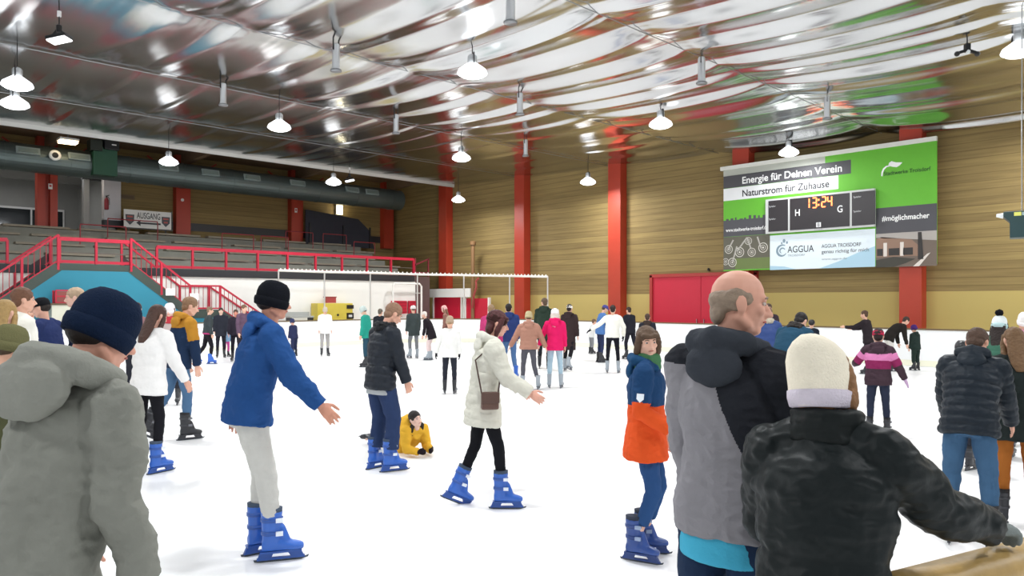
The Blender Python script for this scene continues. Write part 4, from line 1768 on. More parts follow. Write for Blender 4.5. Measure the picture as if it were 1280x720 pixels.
def recolour(me, segs, fn, nm):
    """assign materials face by face: fn(segment, t along it, centre) -> slot"""
    n = len(me.polygons)
    ce = np.empty(n * 3, dtype=np.float32)
    me.polygons.foreach_get('center', ce)
    ce = ce.reshape(-1, 3)
    best = np.full(n, 1e9)
    which = np.zeros(n, dtype=int)
    tt = np.zeros(n)
    for i, (name, a, b, r) in enumerate(segs):
        a, b = np.array(a), np.array(b)
        ab = b - a
        t = ((ce - a) @ ab) / (ab @ ab)
        tc = np.clip(t, 0, 1)
        d = np.linalg.norm(ce - (a + tc[:, None] * ab), axis=1) / r
        m = d < best
        best[m], which[m], tt[m] = d[m], i, t[m]
    out = [fn(segs[w][0], t, Vector(c)) for w, t, c in zip(which, tt, ce)]
    me.polygons.foreach_set('material_index', out)
    me.update()


def top_garment(k, voxel, g, seed):
    """jacket, coat or jumper"""
    s = k.s
    b = g.get('bulk', 1.0)
    ab = g.get('arm', b)
    hem = g.get('hem', 0.06) * s
    fl = g.get('flare', 1.0)
    puff = g.get('puff', 0.0)
    dp = g.get('deep', 1.0)
    F1 = k.u1.cross(k.X1)
    F2 = k.u2.cross(k.X2)
    F3 = k.u3.cross(k.X3)
    down = Vector((0, 0, -1)).lerp(-k.u1, 0.5).normalized()
    keys = [(0.0, k.P + down * hem, k.X1, F1, 0.172 * fl, 0.128 * fl), (0.12 if hem > 0.1 else 0.05, k.P + down * hem * 0.4, k.X1, F1, 0.172 * (1 + fl) / 2, 0.128 * (1 + fl) / 2),
            (0.25, k.P, k.X1, F1, 0.168, 0.126), (0.45, k.waist, k.X2, F2, 0.152 * g.get('waist', 1.0), 0.115), (0.72, k.chest, k.X2, F2, 0.172, 0.122),
            (0.86, k.chest.lerp(k.neck, 0.55), k.X3, F3, 0.165, 0.108), (0.94, k.neck - k.u3 * 0.025 * s, k.X3, F3, 0.115, 0.082), (1.0, k.neck + k.u3 * 0.03 * s, k.X3, F3, 0.068, 0.068)]
    secs = []
    pitch = g.get('pitch', 0.055)
    acc = 0.0
    for i in range(len(keys) - 1):
        A, B = keys[i], keys[i + 1]
        L = (B[1] - A[1]).length
        n = max(2, int(L / s / 0.012)) if puff else 2
        for j in range(n + (i == len(keys) - 2)):
            t = j / n
            c = A[1].lerp(B[1], t)
            ax = A[2].lerp(B[2], t).normalized()
            ay = A[3].lerp(B[3], t).normalized()
            w = 1.0
            if puff and keys[i][0] < 0.9:
                ph = ((acc + L * t) / (pitch * s)) % 1.0
                w = 1 - puff * 0.35 + puff * math.sqrt(max(0, 1 - (2 * ph - 1) ** 2)) * 0.8
            secs.append((c, ax, ay, (A[4] * (1 - t) + B[4] * t) * s * b * w, (A[5] * (1 - t) + B[5] * t) * s * b * w * dp))
        acc += L
    mb = MB()
    mb.loft(secs, 22)
    segs = [('torso', k.P + down * hem, k.P, 0.16 * s), ('torso2', k.P, k.waist, 0.16 * s), ('torso3', k.waist, k.chest, 0.17 * s), ('torso4', k.chest, k.neck, 0.16 * s)]
    for nm in 'LR':
        S, E_, W_ = k.sh[nm], k.el[nm], k.wr[nm]
        Wc = E_.lerp(W_, g.get('sleeve', 1.0))
        pts, rs = [], []
        for A, B, ra, rb in ((S, E_, 0.070, 0.056), (E_, Wc, 0.056, 0.043 * g.get('cuff', 1.0))):
            L = (B - A).length
            n = max(3, int(L / s / 0.013)) if puff else 4
            for j in range(n + (A is E_)):
                t = j / n
                w = 1.0
                if puff:
                    ph = (L * t / (pitch * s)) % 1.0
                    w = 1 - puff * 0.3 + puff * 0.8 * math.sqrt(max(0, 1 - (2 * ph - 1) ** 2))
                pts.append(A.lerp(B, t))
                rs.append((ra * (1 - t) + rb * t) * s * ab * w)
        mb.tube(pts, rs, 14)
        mb.ell(S, (0.070 * s * ab,) * 3, n=14, k=8)
        mb.ell(E_, (0.0565 * s * ab,) * 3, n=12, k=8)
        # shoulder slope from the neck to the arm
        mb.tube([k.neck - k.u3 * 0.012 * s, k.neck.lerp(S, 0.55) + k.u3 * 0.012 * s, S], [0.058 * s * b, 0.062 * s * b, 0.066 * s * ab], 12, balls=True)
        segs += [('arm' + nm, S, E_, 0.065 * s), ('fore' + nm, E_, Wc, 0.055 * s)]
    me = remesh(mb, voxel, 3 if not puff else 2, 0.5)
    wrinkle(me, g.get('fold', 0.010) * s, 9 / s, seed)
    if g.get('fn'):
        recolour(me, segs, lambda a, t, c: g['fn'](k, a, t, c), 'x')
    return me


def hood_geo(k, g, kind):
    mb = MB()
    s = k.s
    b = g.get('bulk', 1.0)
    F3 = k.u3.cross(k.X3)

    def T(p):
        return k.neck + (k.X3 * p[0] + F3 * p[1] + k.u3 * p[2]) * s
    if kind == 'hood':
        mb.tube([T((-0.075, 0.075, -0.01)), T((-0.105, 0.01, 0.025)), T((-0.09, -0.075, 0.045)), T((0, -0.115, 0.055)), T((0.09, -0.075, 0.045)), T((0.105, 0.01, 0.025)), T((0.075, 0.075, -0.01))],
                [0.03 * s, 0.038 * s, 0.044 * s, 0.046 * s, 0.044 * s, 0.038 * s, 0.03 * s], 10, balls=True)
        B = Matrix((k.X3, F3, k.u3)).transposed()
        mb.ell(T((0, -0.115, -0.035)), (0.108 * s, 0.042 * s, 0.075 * s), B, n=14, k=9)
    elif kind == 'big_hood':
        mb.tube([T((-0.09, 0.085, -0.02)), T((-0.135, 0.0, 0.035)), T((-0.115, -0.10, 0.06)), T((0, -0.165, 0.065)), T((0.115, -0.10, 0.06)), T((0.135, 0.0, 0.035)), T((0.09, 0.085, -0.02))],
                [0.035 * s, 0.046 * s, 0.054 * s, 0.058 * s, 0.054 * s, 0.046 * s, 0.035 * s], 10, balls=True)
        B = Matrix((k.X3, F3, k.u3)).transposed()
        mb.ell(T((0, -0.16, -0.02)), (0.16 * s, 0.075 * s, 0.10 * s), B, n=14, k=9)
    elif kind in ('collar', 'fur_collar'):
        n = 14
        r = 0.020 if kind == 'collar' else 0.034
        h = 0.085 if kind == 'collar' else 0.07
        ring = [T((0.078 * math.cos(a) * b, 0.076 * math.sin(a) * b - 0.004, z)) for z in (0,) for a in [2 * math.pi * i / n for i in range(n)]]
        for zz in ((0.0, 0.025, 0.05, 0.075) if kind == 'collar' else (0.0, 0.04)):
            pts = [p + k.u3 * (zz + 0.005) * s for p in ring]
            pts.append(pts[0])
            mb.tube(pts, r * s, 8)
    elif kind == 'scarf':
        n = 14
        for zz, q in ((0.0, 0.090), (0.04, 0.083), (0.075, 0.074)):
            pts = [T((q * math.cos(2 * math.pi * i / n), q * math.sin(2 * math.pi * i / n), zz)) for i in range(n + 1)]
            mb.tube(pts, 0.030 * s, 8)
    elif kind == 'hood_up':
        q = k.hscale
        mb.ell(k.hc + k.HR @ Vector((0, -0.028, 0.022)) * q, (0.105 * q, 0.112 * q, 0.122 * q), k.HR, n=18, k=12)
        mb.tube([k.hc + k.HR @ Vector((0, -0.04, -0.06)) * q, k.neck - k.u3 * 0.02 * s], [0.085 * q, 0.11 * s], 14, balls=True)
    return mb


def trouser_mesh(k, voxel, g, seed):
    mb = MB()
    s = k.s
    w = g.get('wide', 1.0)
    F1 = k.u1.cross(k.X1)
    mb.loft([(k.P - k.u1 * 0.13 * s, k.X1, F1, 0.12 * s, 0.098 * s), (k.P - k.u1 * 0.06 * s, k.X1, F1, 0.158 * s * (0.6 + 0.4 * w), 0.12 * s), (k.P, k.X1, F1, 0.160 * s, 0.115 * s), (k.P + k.u1 * 0.10 * s, k.X1, F1, 0.148 * s, 0.105 * s)], 18)
    for nm in 'LR':
        H_, K, A = k.hip[nm], k.kn[nm], k.an[nm]
        A2 = K.lerp(A, g.get('length', 0.66))
        mb.tube([H_, H_.lerp(K, 0.5), K, K.lerp(A2, 0.45), A2], [0.092 * s * (0.7 + 0.3 * w), 0.078 * s * w, 0.062 * s * w, 0.060 * s * w, 0.050 * s * w * g.get('cuff', 1.0)], 14)
        mb.ell(H_, (0.092 * s * (0.7 + 0.3 * w),) * 3, n=14, k=8)
        mb.ell(K, (0.0625 * s * w,) * 3, n=12, k=8)
    me = remesh(mb, voxel, 3, 0.5)
    wrinkle(me, g.get('fold', 0.007) * s, 11 / s, seed + 50)
    return me


# skates, built once per colour (toe towards +y, ankle at the origin, blade bottom at z = -0.155)
_SK = {}


def skate_meshes():
    if _SK:
        return _SK
    mb = MB()
    mb.loft([((0, -0.012, 0.175), (1, 0, 0), (0, 1, 0), 0.058, 0.070), ((0, -0.014, 0.09), (1, 0, 0), (0, 1, 0), 0.052, 0.062), ((0, -0.012, 0.0), (1, 0, 0), (0, 1, 0), 0.048, 0.060), ((0, -0.005, -0.07), (1, 0, 0), (0, 1, 0), 0.044, 0.070)], 18)
    mb.loft([((0, -0.075, -0.055), (1, 0, 0), (0, 0, 1), 0.030, 0.034), ((0, -0.05, -0.045), (1, 0, 0), (0, 0, 1), 0.040, 0.046), ((0, 0.05, -0.045), (1, 0, 0), (0, 0, 1), 0.044, 0.045), ((0, 0.12, -0.058), (1, 0, 0), (0, 0, 1), 0.047, 0.034), ((0, 0.165, -0.064), (1, 0, 0), (0, 0, 1), 0.040, 0.027), ((0, 0.190, -0.068), (1, 0, 0), (0, 0, 1), 0.022, 0.018)], 16)
    mb.tube([(0, 0.045, 0.06), (0, 0.07, -0.02)], [0.03, 0.036], 10, balls=True)
    _SK['boot'] = remesh(mb, 0.008, 4, 0.5)
    mb = MB()
    mb.box((0, 0.045, -0.091), (0.058, 0.26, 0.014))
    mb.prism([(-0.012, -0.085, -0.095), (-0.012, 0.0, -0.095), (-0.012, -0.02, -0.142), (-0.012, -0.105, -0.142)], (0.024, 0, 0))
    mb.prism([(-0.012, 0.085, -0.095), (-0.012, 0.17, -0.095), (-0.012, 0.195, -0.142), (-0.012, 0.115, -0.142)], (0.024, 0, 0))
    mb.box((0, 0.045, -0.136), (0.020, 0.30, 0.014))
    _SK['holder'] = mb.mesh('blade_holder')
    mb = MB()
    mb.prism([(-0.003, -0.125, -0.138), (-0.003, -0.120, -0.152), (-0.003, -0.08, -0.157), (-0.003, 0.17, -0.157), (-0.003, 0.215, -0.146), (-0.003, 0.222, -0.132), (-0.003, 0.20, -0.138)], (0.006, 0, 0))
    _SK['blade'] = mb.mesh('blade')
    for key, z, r1, r2, y in (('strap', 0.12, 0.060, 0.071, -0.012), ('strap2', 0.035, 0.057, 0.070, -0.010)):
        mb = MB()
        mb.loft([((0, y, z - 0.011), (1, 0, 0), (0, 1, 0), r1, r2), ((0, y, z + 0.011), (1, 0, 0), (0, 1, 0), r1 + 0.001, r2 + 0.001)], 18)
        _SK[key] = mb.mesh('strap')
    mb = MB()
    mb.box((0.052, 0.035, 0.12), (0.02, 0.045, 0.026))
    _SK['buckle'] = mb.mesh('buckle')
    mb = MB()
    mb.box((0.052, 0.035, 0.035), (0.02, 0.045, 0.026))
    _SK['buckle2'] = mb.mesh('buckle')
    mb = MB()
    mb.loft([((0, -0.012, 0.160), (1, 0, 0), (0, 1, 0), 0.054, 0.065), ((0, -0.012, 0.195), (1, 0, 0), (0, 1, 0), 0.056, 0.068), ((0, -0.012, 0.197), (1, 0, 0), (0, 1, 0), 0.044, 0.054)], 18)
    _SK['liner'] = mb.mesh('liner')
    return _SK


SK_COL = {'blue': ('#2f63bd', '#27519f', '#e6ecf4', '#3b4a5e'), 'dark': ('#26272c', '#33343a', '#75767c', '#1d1d20'), 'grey': ('#9aa2aa', '#5d646c', '#d8dcdf', '#55595e'), 'white': ('#e8e8e8', '#55595e', '#bfc3c6', '#77797c'), 'navy': ('#27478c', '#1e3a78', '#8fa0be', '#222a3c')}
_skm = {}


def skates(root, k, colour, full):
    S = skate_meshes()
    c = SK_COL[colour]
    for nm in 'LR':
        a, toe = k.an[nm], k.toe[nm]
        up = Vector((0, 0, 1))
        shin = (k.kn[nm] - a).normalized()
        if abs(toe.z) > 0.05:
            up = shin
        x = toe.cross(up).normalized()
        z = x.cross(toe).normalized()
        M = Matrix((x, toe, z)).transposed().to_4x4()
        M.translation = a
        M = M @ Matrix.Scale(k.s, 4)

        def put(key, mesh, color, parent, rough=0.35, met=0.0):
            kk = (mesh, colour)
            if kk not in _skm:
                me = S[mesh].copy()
                me.materials.clear()
                me.materials.append(mat('skate_' + key, color, rough, metal=met))
                me.polygons.foreach_set('use_smooth', [mesh in ('boot', 'strap', 'strap2', 'liner')] * len(me.polygons))
                _skm[kk] = me
            o = bpy.data.objects.new(key, _skm[kk])
            COL.objects.link(o)
            o.parent = parent
            return o
        b = put('skate', 'boot', c[0], root, 0.3)
        b.matrix_local = M
        put('blade_holder', 'holder', c[1], b, 0.35)
        put('blade', 'blade', '#4a4f57', b, 0.25, 0.8)
        if full:
            put('strap', 'strap', c[1], b)
            put('strap', 'strap2', c[1], b)
            put('buckle', 'buckle', c[2], b)
            put('buckle', 'buckle2', c[2], b)
            put('liner', 'liner', c[3], b, 0.8)


def headwear(root, k, hat, D):
    kind, col = hat[0], hat[1]
    q, c, R = k.hscale, k.hc, k.HR

    def place(o):
        M = R.to_4x4()
        M.translation = c
        o.matrix_local = M @ Matrix.Scale(q, 4)
        return o
    if kind in ('beanie', 'pompom', 'tall_beanie'):
        tilt = Rx(rad(-13))
        mb = MB()
        H_ = 0.150 if kind != 'tall_beanie' else 0.185
        prof = [(0.93, -0.025), (1.00, 0.00), (1.03, 0.03), (1.03, 0.055), (0.99, 0.085), (0.87, 0.112), (0.66, 0.134), (0.38, H_ - 0.006), (0.10, H_)]
        if kind == 'tall_beanie':
            prof = [(0.95, -0.065), (1.03, -0.03), (1.06, 0.01), (1.07, 0.045), (1.02, 0.085), (0.88, 0.125), (0.66, 0.155), (0.40, 0.176), (0.12, H_)]
        dz = 0.0 if kind == 'tall_beanie' else 0.0
        mb.lathe([(r * (0.096 if kind == 'tall_beanie' else 0.089), z) for r, z in prof], (0, -0.012, 0), 32, sx=0.94, sy=1.16, rot=tilt)
        if kind == 'tall_beanie':
            mb.v = [(x, y - max(0, z - 0.06) * 0.40, z - 0.018) for x, y, z in mb.v]
        me = mb.mesh('hat')
        wrinkle(me, 0.004, 22, 3)
        h = place(link('hat', me, knit(col), root, True))
        h.name = 'beanie'
        mb = MB()
        lo = -0.056 if kind == 'tall_beanie' else 0.0
        wd = 1.10 if kind == 'tall_beanie' else 1.0
        mb.lathe([(0.082, -0.032), (0.092, -0.028), (0.0985, 0.000), (0.0985, 0.022), (0.090, 0.028)], (0, -0.012, lo), 32, sx=0.96 * wd, sy=1.16 * wd, rot=tilt)
        link('cuff', mb.mesh('cuff'), knit(hat[2] if len(hat) > 2 and hat[2] else col), h, True)
        if kind == 'pompom':
            mb = MB()
            mb.ell((0, -0.03, H_ + 0.030), (0.046, 0.046, 0.044), n=16, k=10)
            me = mb.mesh('pompom')
            wrinkle(me, 0.014, 60, 5)
            link('pompom', me, knit(hat[3] if len(hat) > 3 else '#111111'), h, True)
    elif kind == 'cap':
        mb = MB()
        mb.lathe([(0.092, 0.020), (0.094, 0.045), (0.090, 0.075), (0.076, 0.105), (0.050, 0.124), (0.012, 0.132)], (0, -0.010, 0), 24, sx=0.92, sy=1.12, rot=Rx(rad(-4)))
        h = place(link('cap', mb.mesh('cap'), cloth(col), root, True))
        mb = MB()
        n = 10
        vs = []
        for z in (0.0, 0.006):
            for (r0, yy) in ((0.078, 0.060), (0.074, 0.150)):
                for i in range(n + 1):
                    a = math.pi * i / n
                    vs.append((r0 * math.cos(a), yy + (0.035 if yy > 0.1 else 0.035) * math.sin(a) - (0.02 if yy > 0.1 else 0) * abs(math.cos(a)), 0.032 + z - (0.012 if yy > 0.1 else 0.0)))
        m = n + 1
        fs = []
        for i in range(n):
            fs += [(i, i + 1, m + i + 1, m + i), (2 * m + i, 3 * m + i, 3 * m + i + 1, 2 * m + i + 1), (m + i, m + i + 1, 3 * m + i + 1, 3 * m + i)]
        mb.add(vs, fs)
        link('visor', mb.mesh('visor'), cloth(col), h, True)
    elif kind == 'helmet':
        mb = MB()
        mb.lathe([(0.096, 0.005), (0.100, 0.03), (0.098, 0.065), (0.085, 0.100), (0.058, 0.124), (0.015, 0.134)], (0, -0.012, 0), 24, sx=0.95, sy=1.16)
        h = place(link('helmet', mb.mesh('helmet'), plastic(col), root, True))
        mb = MB()
        for s in (-1, 0, 1):
            mb.ell((s * 0.045, -0.05, 0.115), (0.010, 0.05, 0.012), Rx(0.3), n=8, k=5)
        mb.tube([(-0.088, 0.0, 0.01), (-0.06, 0.03, -0.09), (0, 0.05, -0.118), (0.06, 0.03, -0.09), (0.088, 0.0, 0.01)], 0.006, 6)
        link('vents', mb.mesh('vents'), BLACKM, h)
    elif kind == 'headband':
        mb = MB()
        mb.lathe([(0.086, -0.03), (0.089, -0.01), (0.089, 0.02), (0.086, 0.035)], (0, -0.012, 0.03), 24, sx=0.94, sy=1.14, rot=Rx(rad(-16)))
        place(link('headband', mb.mesh('headband'), knit(col), root, True))


def hair_part(root, k, style, col, voxel, hatted=False):
    q = k.hscale
    mb = MB()
    hf = 0.90 if hatted else 1.0
    E = lambda p, r, rot=None: mb.ell(p, [x * hf for x in r], rot, n=18, k=12)
    if style == 'fringe':                                  # bald crown with short hair round the back
        E((0, -0.040, 0.006), (0.080, 0.072, 0.052))
        for s in (-1, 1):
            E((s * 0.068, -0.028, 0.010), (0.012, 0.042, 0.042))
            E((s * 0.071, 0.012, 0.014), (0.008, 0.018, 0.022))
        E((0, -0.072, -0.038), (0.055, 0.030, 0.045))
    else:
        E((0, -0.017, 0.040), (0.0815, 0.098, 0.088))
        E((0, -0.050, -0.020), (0.066, 0.052, 0.062))
        for s in (-1, 1):
            E((s * 0.066, -0.004, 0.035), (0.016, 0.05, 0.045))
    if style in ('long', 'long_loose'):
        mb.loft([((0, -0.060, 0.04), (1, 0, 0), (0, 1, 0), 0.078, 0.050), ((0, -0.078, -0.06), (1, 0, 0), (0, 1, 0), 0.084, 0.040), ((0, -0.100, -0.16), (1, 0, 0), (0, 1, 0), 0.092, 0.036), ((0, -0.125, -0.26), (1, 0, 0), (0, 1, 0), 0.082, 0.030), ((0, -0.135, -0.33), (1, 0, 0), (0, 1, 0), 0.05, 0.018)], 16)
        for s in (-1, 1):
            mb.tube([(s * 0.070, 0.010, 0.05), (s * 0.084, 0.012, -0.04), (s * 0.090, -0.01, -0.13), (s * 0.080, -0.05, -0.22)], [0.022, 0.026, 0.028, 0.018], 10, balls=True)
    if style == 'bob':
        for s in (-1, 1):
            mb.tube([(s * 0.060, 0.030, 0.065), (s * 0.083, 0.018, 0.0), (s * 0.086, 0.0, -0.075), (s * 0.074, 0.0, -0.115)], [0.026, 0.026, 0.028, 0.018], 10, balls=True)
        mb.tube([(-0.05, 0.066, 0.058), (0, 0.083, 0.050), (0.05, 0.066, 0.058)], [0.020, 0.017, 0.020], 10, balls=True)
        E((0, -0.060, -0.06), (0.078, 0.042, 0.062))
    if style == 'bun':
        E((0, -0.105, 0.055), (0.038, 0.034, 0.036))
    if style == 'ponytail':
        mb.tube([(0, -0.10, 0.05), (0, -0.145, 0.02), (0, -0.15, -0.08), (0, -0.13, -0.17)], [0.020, 0.030, 0.028, 0.010], 10, balls=True)
    if style == 'quiff':
        E((0, 0.045, 0.100), (0.055, 0.035, 0.028))
    me = remesh(mb, max(0.005, voxel * 0.8), 3, 0.5)
    wrinkle(me, 0.004, 34, 7)
    h = link('hair', me, fur(col), root, True)
    M = k.HR.to_4x4()
    M.translation = k.hc
    h.matrix_local = M @ Matrix.Scale(q, 4)
    return h


NP = [0]


def person(label, px, fy=None, D=None, H=1.70, face=0, lean=6, side=0, twist=0, head=(0, 0, 0), hs=1.0, L=DOWN, R=DOWN, lL=STAND, lR=STAND, shw=1.0,
           top=None, topm='#444444', topkind='cloth', top2=None, legm='#2b2f3a', legs=None, feet='dark', hat=None, hair=('short', '#3a2a20'), gloves=None, hands=None,
           collar=None, skinc='#dcae97', group='skaters on the ice', z0=None, shirt=None, glasses=False, name='person'):
    NP[0] += 1
    seed = NP[0]
    top = dict(top or {})
    legs = legs or {}
    hands = hands or {}
    if D is None:
        D = depth_of(fy)
    pos = at(px, D, 0.0)
    alpha = math.atan((px - 640) / F_PX)
    rz = TH - alpha - rad(face) - math.pi / 2
    k = skeleton(H - 0.07, lean, side, twist, head, hs, L, R, lL, lR, shw, 0.157)
    vox = 0.007 if D < 7 else 0.009 if D < 11 else 0.012 if D < 17 else 0.015
    full = D < 12
    sk_m = skin(skinc)
    me = body_mesh(k, vox, hands, hat is None or hat[0] not in ('beanie', 'pompom', 'tall_beanie'), bool(gloves))
    hc = hair[1] if hair else '#3a2a20'
    face_bits(k, me, sk_m, fur(hc))
    root = link(name, me, [sk_m], None, True)
    root.location = pos
    root.rotation_euler = (0, 0, rz)
    tag(root, label, 'person', group)
    mk = {'cloth': cloth, 'nylon': nylon, 'knit': knit, 'fur': fur}[topkind]
    # trousers
    gm = trouser_mesh(k, vox * 1.1, legs, seed)
    link(legs.get('name', 'trousers'), gm, cloth(legm), root, True)
    # top
    mats = [mk(topm)] + [mk(c) for c in (top2 or [])]
    jm = top_garment(k, top.get('vox', 1.0) * vox * (1.0 if top.get('puff') else 1.1), top, seed)
    jk = link(top.get('name', 'jacket'), jm, mats, root, True)
    if shirt:
        g2 = dict(hem=shirt[1], bulk=top.get('bulk', 1) * 0.86, flare=top.get('flare', 1.0) * 1.06, arm=0.6, sleeve=0.4, fold=0.004)
        link('shirt', top_garment(k, vox * 1.3, g2, seed + 9), cloth(shirt[0]), root, True)
    for kind, m in (collar or []):
        cm = remesh(hood_geo(k, top, kind), max(0.008, vox), 3, 0.5)
        wrinkle(cm, 0.008 if 'fur' not in kind else 0.016, 12 if 'fur' not in kind else 50, seed + 3)
        nm = {'hood': 'hood', 'big_hood': 'hood', 'collar': 'collar', 'fur_collar': 'fur_collar', 'scarf': 'scarf', 'hood_up': 'hood'}[kind]
        co = link(nm, cm, (knit if kind == 'scarf' else fur if 'fur' in kind else mk)(m), root, True)
        if kind == 'hood_up':                              # opening for the face
            bm = bmesh.new()
            bm.from_mesh(cm)
            inv = k.HR.transposed()
            kill = [f for f in bm.faces if (lambda p: p.y > 0.045 and -0.10 < p.z < 0.075 and abs(p.x) < 0.065)(inv @ (f.calc_center_median() - k.hc) / k.hscale)]
            bmesh.ops.delete(bm, geom=kill, context='FACES')
            bm.to_mesh(cm)
            bm.free()
    if gloves:
        for nm in 'LR':
            d, t, n = hand_frame(k, nm, hands.get(nm))
            mb = MB()
            hand(mb, k.wr[nm], d, t, n, k.s, (hands.get(nm) or {}).get('curl', 0.30), 0.0055)
            mb.tube([k.wr[nm] - d * 0.05 * k.s, k.wr[nm] + d * 0.01 * k.s], [0.041 * k.s, 0.038 * k.s], 12)
            link('glove', remesh(mb, 0.006 if D < 7 else 0.009, 2, 0.5), knit(gloves), root, True)
    if hair and not (hat and hat[0] in ('beanie', 'pompom', 'tall_beanie', 'cap', 'helmet') and hair[0] in ('short', 'quiff', 'none')):
        hair_part(root, k, hair[0], hair[1], vox, bool(hat) and hat[0] != 'headband')
    elif hair and hair[0] != 'none':
        mb = MB()
        mb.ell((0, -0.032, 0.008), (0.0775, 0.080, 0.068), n=20, k=12)
        h = link('hair', mb.mesh('hair'), fur(hair[1]), root, True)
        M = k.HR.to_4x4()
        M.translation = k.hc
        h.matrix_local = M @ Matrix.Scale(k.hscale, 4)
    if hat:
        headwear(root, k, hat, D)
    if feet:
        skates(root, k, feet, full)
    Mw = Matrix.Translation(pos) @ Matrix.Rotation(rz, 4, 'Z')
    PROJ.append((label[:38], 'top', proj(Mw @ (k.hc + k.HR @ Vector((0, 0, 0.12)) * k.hscale)), 'shL', proj(Mw @ k.sh['L']), 'shR', proj(Mw @ k.sh['R']), 'wrL', proj(Mw @ k.wr['L']), 'wrR', proj(Mw @ k.wr['R']), 'hip', proj(Mw @ k.P), 'anL', proj(Mw @ k.an['L']), 'anR', proj(Mw @ k.an['R'])))
    root_k = (root, k)
    return root_k

def band_fn(*rules):
    """rules: (segment prefixes, t0, t1, slot)"""
    def fn(k, seg, t, c):
        for pre, a, b, s in rules:
            if any(seg == p or (p.endswith('*') and seg.startswith(p[:-1])) for p in pre) and a <= t <= b:
                return s
        return 0
    return fn


REST = ((0.14, 0.10, -1), (0.0, 0.40, -1))
OUT = ((0.60, 0.08, -1), (0.55, 0.18, -1))
STRIDE_F = ((0.05, 0.28, -1), (0.02, -0.10, -1))
STRIDE_B = ((0.06, -0.20, -1), (0.04, -0.62, -1), (0.12, 1, -0.30))
WIDE = ((0.16, 0.06, -1), (0.16, -0.06, -1))

# ---- nearest to the camera
person('person in a washed grey hooded jacket and navy beanie, nearest at the left edge', 46, D=2.22, H=1.825, face=58, lean=15, head=(14, 10, 0),
       L=REST, R=((0.24, -0.12, -1), (0.10, 0.30, -1)), top=dict(hem=0.16, bulk=1.17, arm=1.28, fold=0.020), topm='#84857d', collar=[('big_hood', '#8a8b83')], legm='#3d3f45', feet='dark',
       hat=('beanie', '#16233a'), hair=('short', '#2a2320'), skinc='#d9a08a')


def bald_fn(k, seg, t, c):
    x = (c - k.chest).dot(k.X3) / k.s
    u = (c - k.neck).dot(k.u3) / k.s
    if seg == 'foreR' or seg == 'foreL' or (seg == 'armL' and u < -0.10):
        return 0
    if u > -0.055 - 0.10 * min(0, x):
        return 1
    return 1 if x > 0.015 + 0.42 * max(0, -u - 0.10) and u > -0.42 else 0


person('balding man in a grey and black hooded jacket over a turquoise shirt', 906, D=2.72, H=1.90, face=30, lean=4, head=(50, 4, 0), L=((0.10, 0.12, -1), (0.0, 0.35, -1)), R=((0.12, 0.35, -1), (-0.10, 0.9, -0.5)),
       top=dict(hem=0.10, bulk=1.08, arm=1.15, vox=0.6, fn=bald_fn, fold=0.014), topm='#87858a', top2=['#25272d'], shirt=('#46a9c9', 0.19), legm='#22324c', legs=dict(wide=1.15),
       hair=('fringe', '#8f7d6c'), collar=[('hood', '#363a41')], feet='dark', skinc='#d7a18c', shw=1.02)
person('person in a white tall beanie and black padded jacket gripping the wooden rail', 1027, D=2.16, H=1.66, face=14, lean=9, side=-1, head=(16, -7, -6), L=((0.22, 0.35, -1), (-0.05, 0.9, -0.5)), R=((0.50, 0.55, -0.60), (0.44, 0.85, -0.30)),
       top=dict(hem=0.16, bulk=1.27, arm=1.30, puff=0.10, pitch=0.16, fold=0.018), topkind='nylon', topm='#12191a', collar=[('collar', '#101616')], legm='#20232a', hat=('tall_beanie', '#efe6d2', '#cfc6d2'), hair=('bob', '#8a6444'),
       gloves='#7d8482', hands=dict(R=dict(curl=0.75, dir=(0.45, 0.85, -0.15), thumb=(-0.9, 0.4, 0.1))), feet='dark')

# ---- middle distance
pr, kk = person('young person in a navy and orange jacket looking back at the camera', 800, fy=697, H=1.64, face=98, lean=1, head=(62, 4, 4), L=REST, R=((0.16, -0.06, -1), (-0.05, 0.85, -0.52)), lL=((0.03, 0.22, -1), (0.0, -0.30, -1)), lR=((0.04, 0.18, -1), (0.02, -0.36, -1)),
                top=dict(hem=0.20, bulk=1.20, flare=1.15, arm=1.2, vox=0.8, fn=band_fn((('torso', 'torso2'), -9, 9, 1), (('torso3',), -9, 0.35, 1), (('arm*',), 0.78, 9, 1), (('fore*',), -9, 9, 1))), topm='#1e3f66', top2=['#d75224'],
                collar=[('hood', '#1e4468'), ('scarf', '#4c7a55')], legm='#2a4a78', feet='navy', hair=('bob', '#5a4636'), skinc='#e3b49e')
mb = MB()
d = (kk.el['R'] - kk.sh['R']).normalized()
c = kk.sh['R'].lerp(kk.el['R'], 0.62)
out = Vector((1, 0.0, 0.05)).normalized()
a2 = d.cross(out).normalized()
poly = [c + out * 0.083 * kk.s + a2 * u + d * v for u, v in ((-0.024, -0.026), (0.024, -0.026), (0.024, 0.010), (0.0, 0.034), (-0.024, 0.010))]
mb.prism(poly, out * 0.006)
mb.build('badge', paint('#e8eef4'), pr)['label'] = 'white shield badge on the sleeve'

pr, kk = person('woman in a cream quilted coat and black leggings striding to the right', 600, fy=633, H=1.735, face=82, lean=9, head=(2, 8, 0), L=((0.15, 0.45, -1), (0.1, 0.9, -0.7)), R=((0.22, 0.42, -1), (0.20, 0.95, -0.62)), lR=((0.04, 0.30, -1), (0.02, 0.08, -1)), lL=((0.05, -0.14, -1), (0.02, -0.42, -1), (0.1, 1, -0.45)),
                top=dict(name='coat', hem=0.24, bulk=1.18, flare=1.12, arm=1.3, puff=0.08, pitch=0.07, fold=0.014), topm='#cfcdc0', collar=[('hood', '#d2d0c4')], legm='#17181c', legs=dict(wide=0.86, name='leggings'), feet='blue', hair=('bob', '#4a2424'), skinc='#dca793',
                hat=('headband', '#3a2624'))
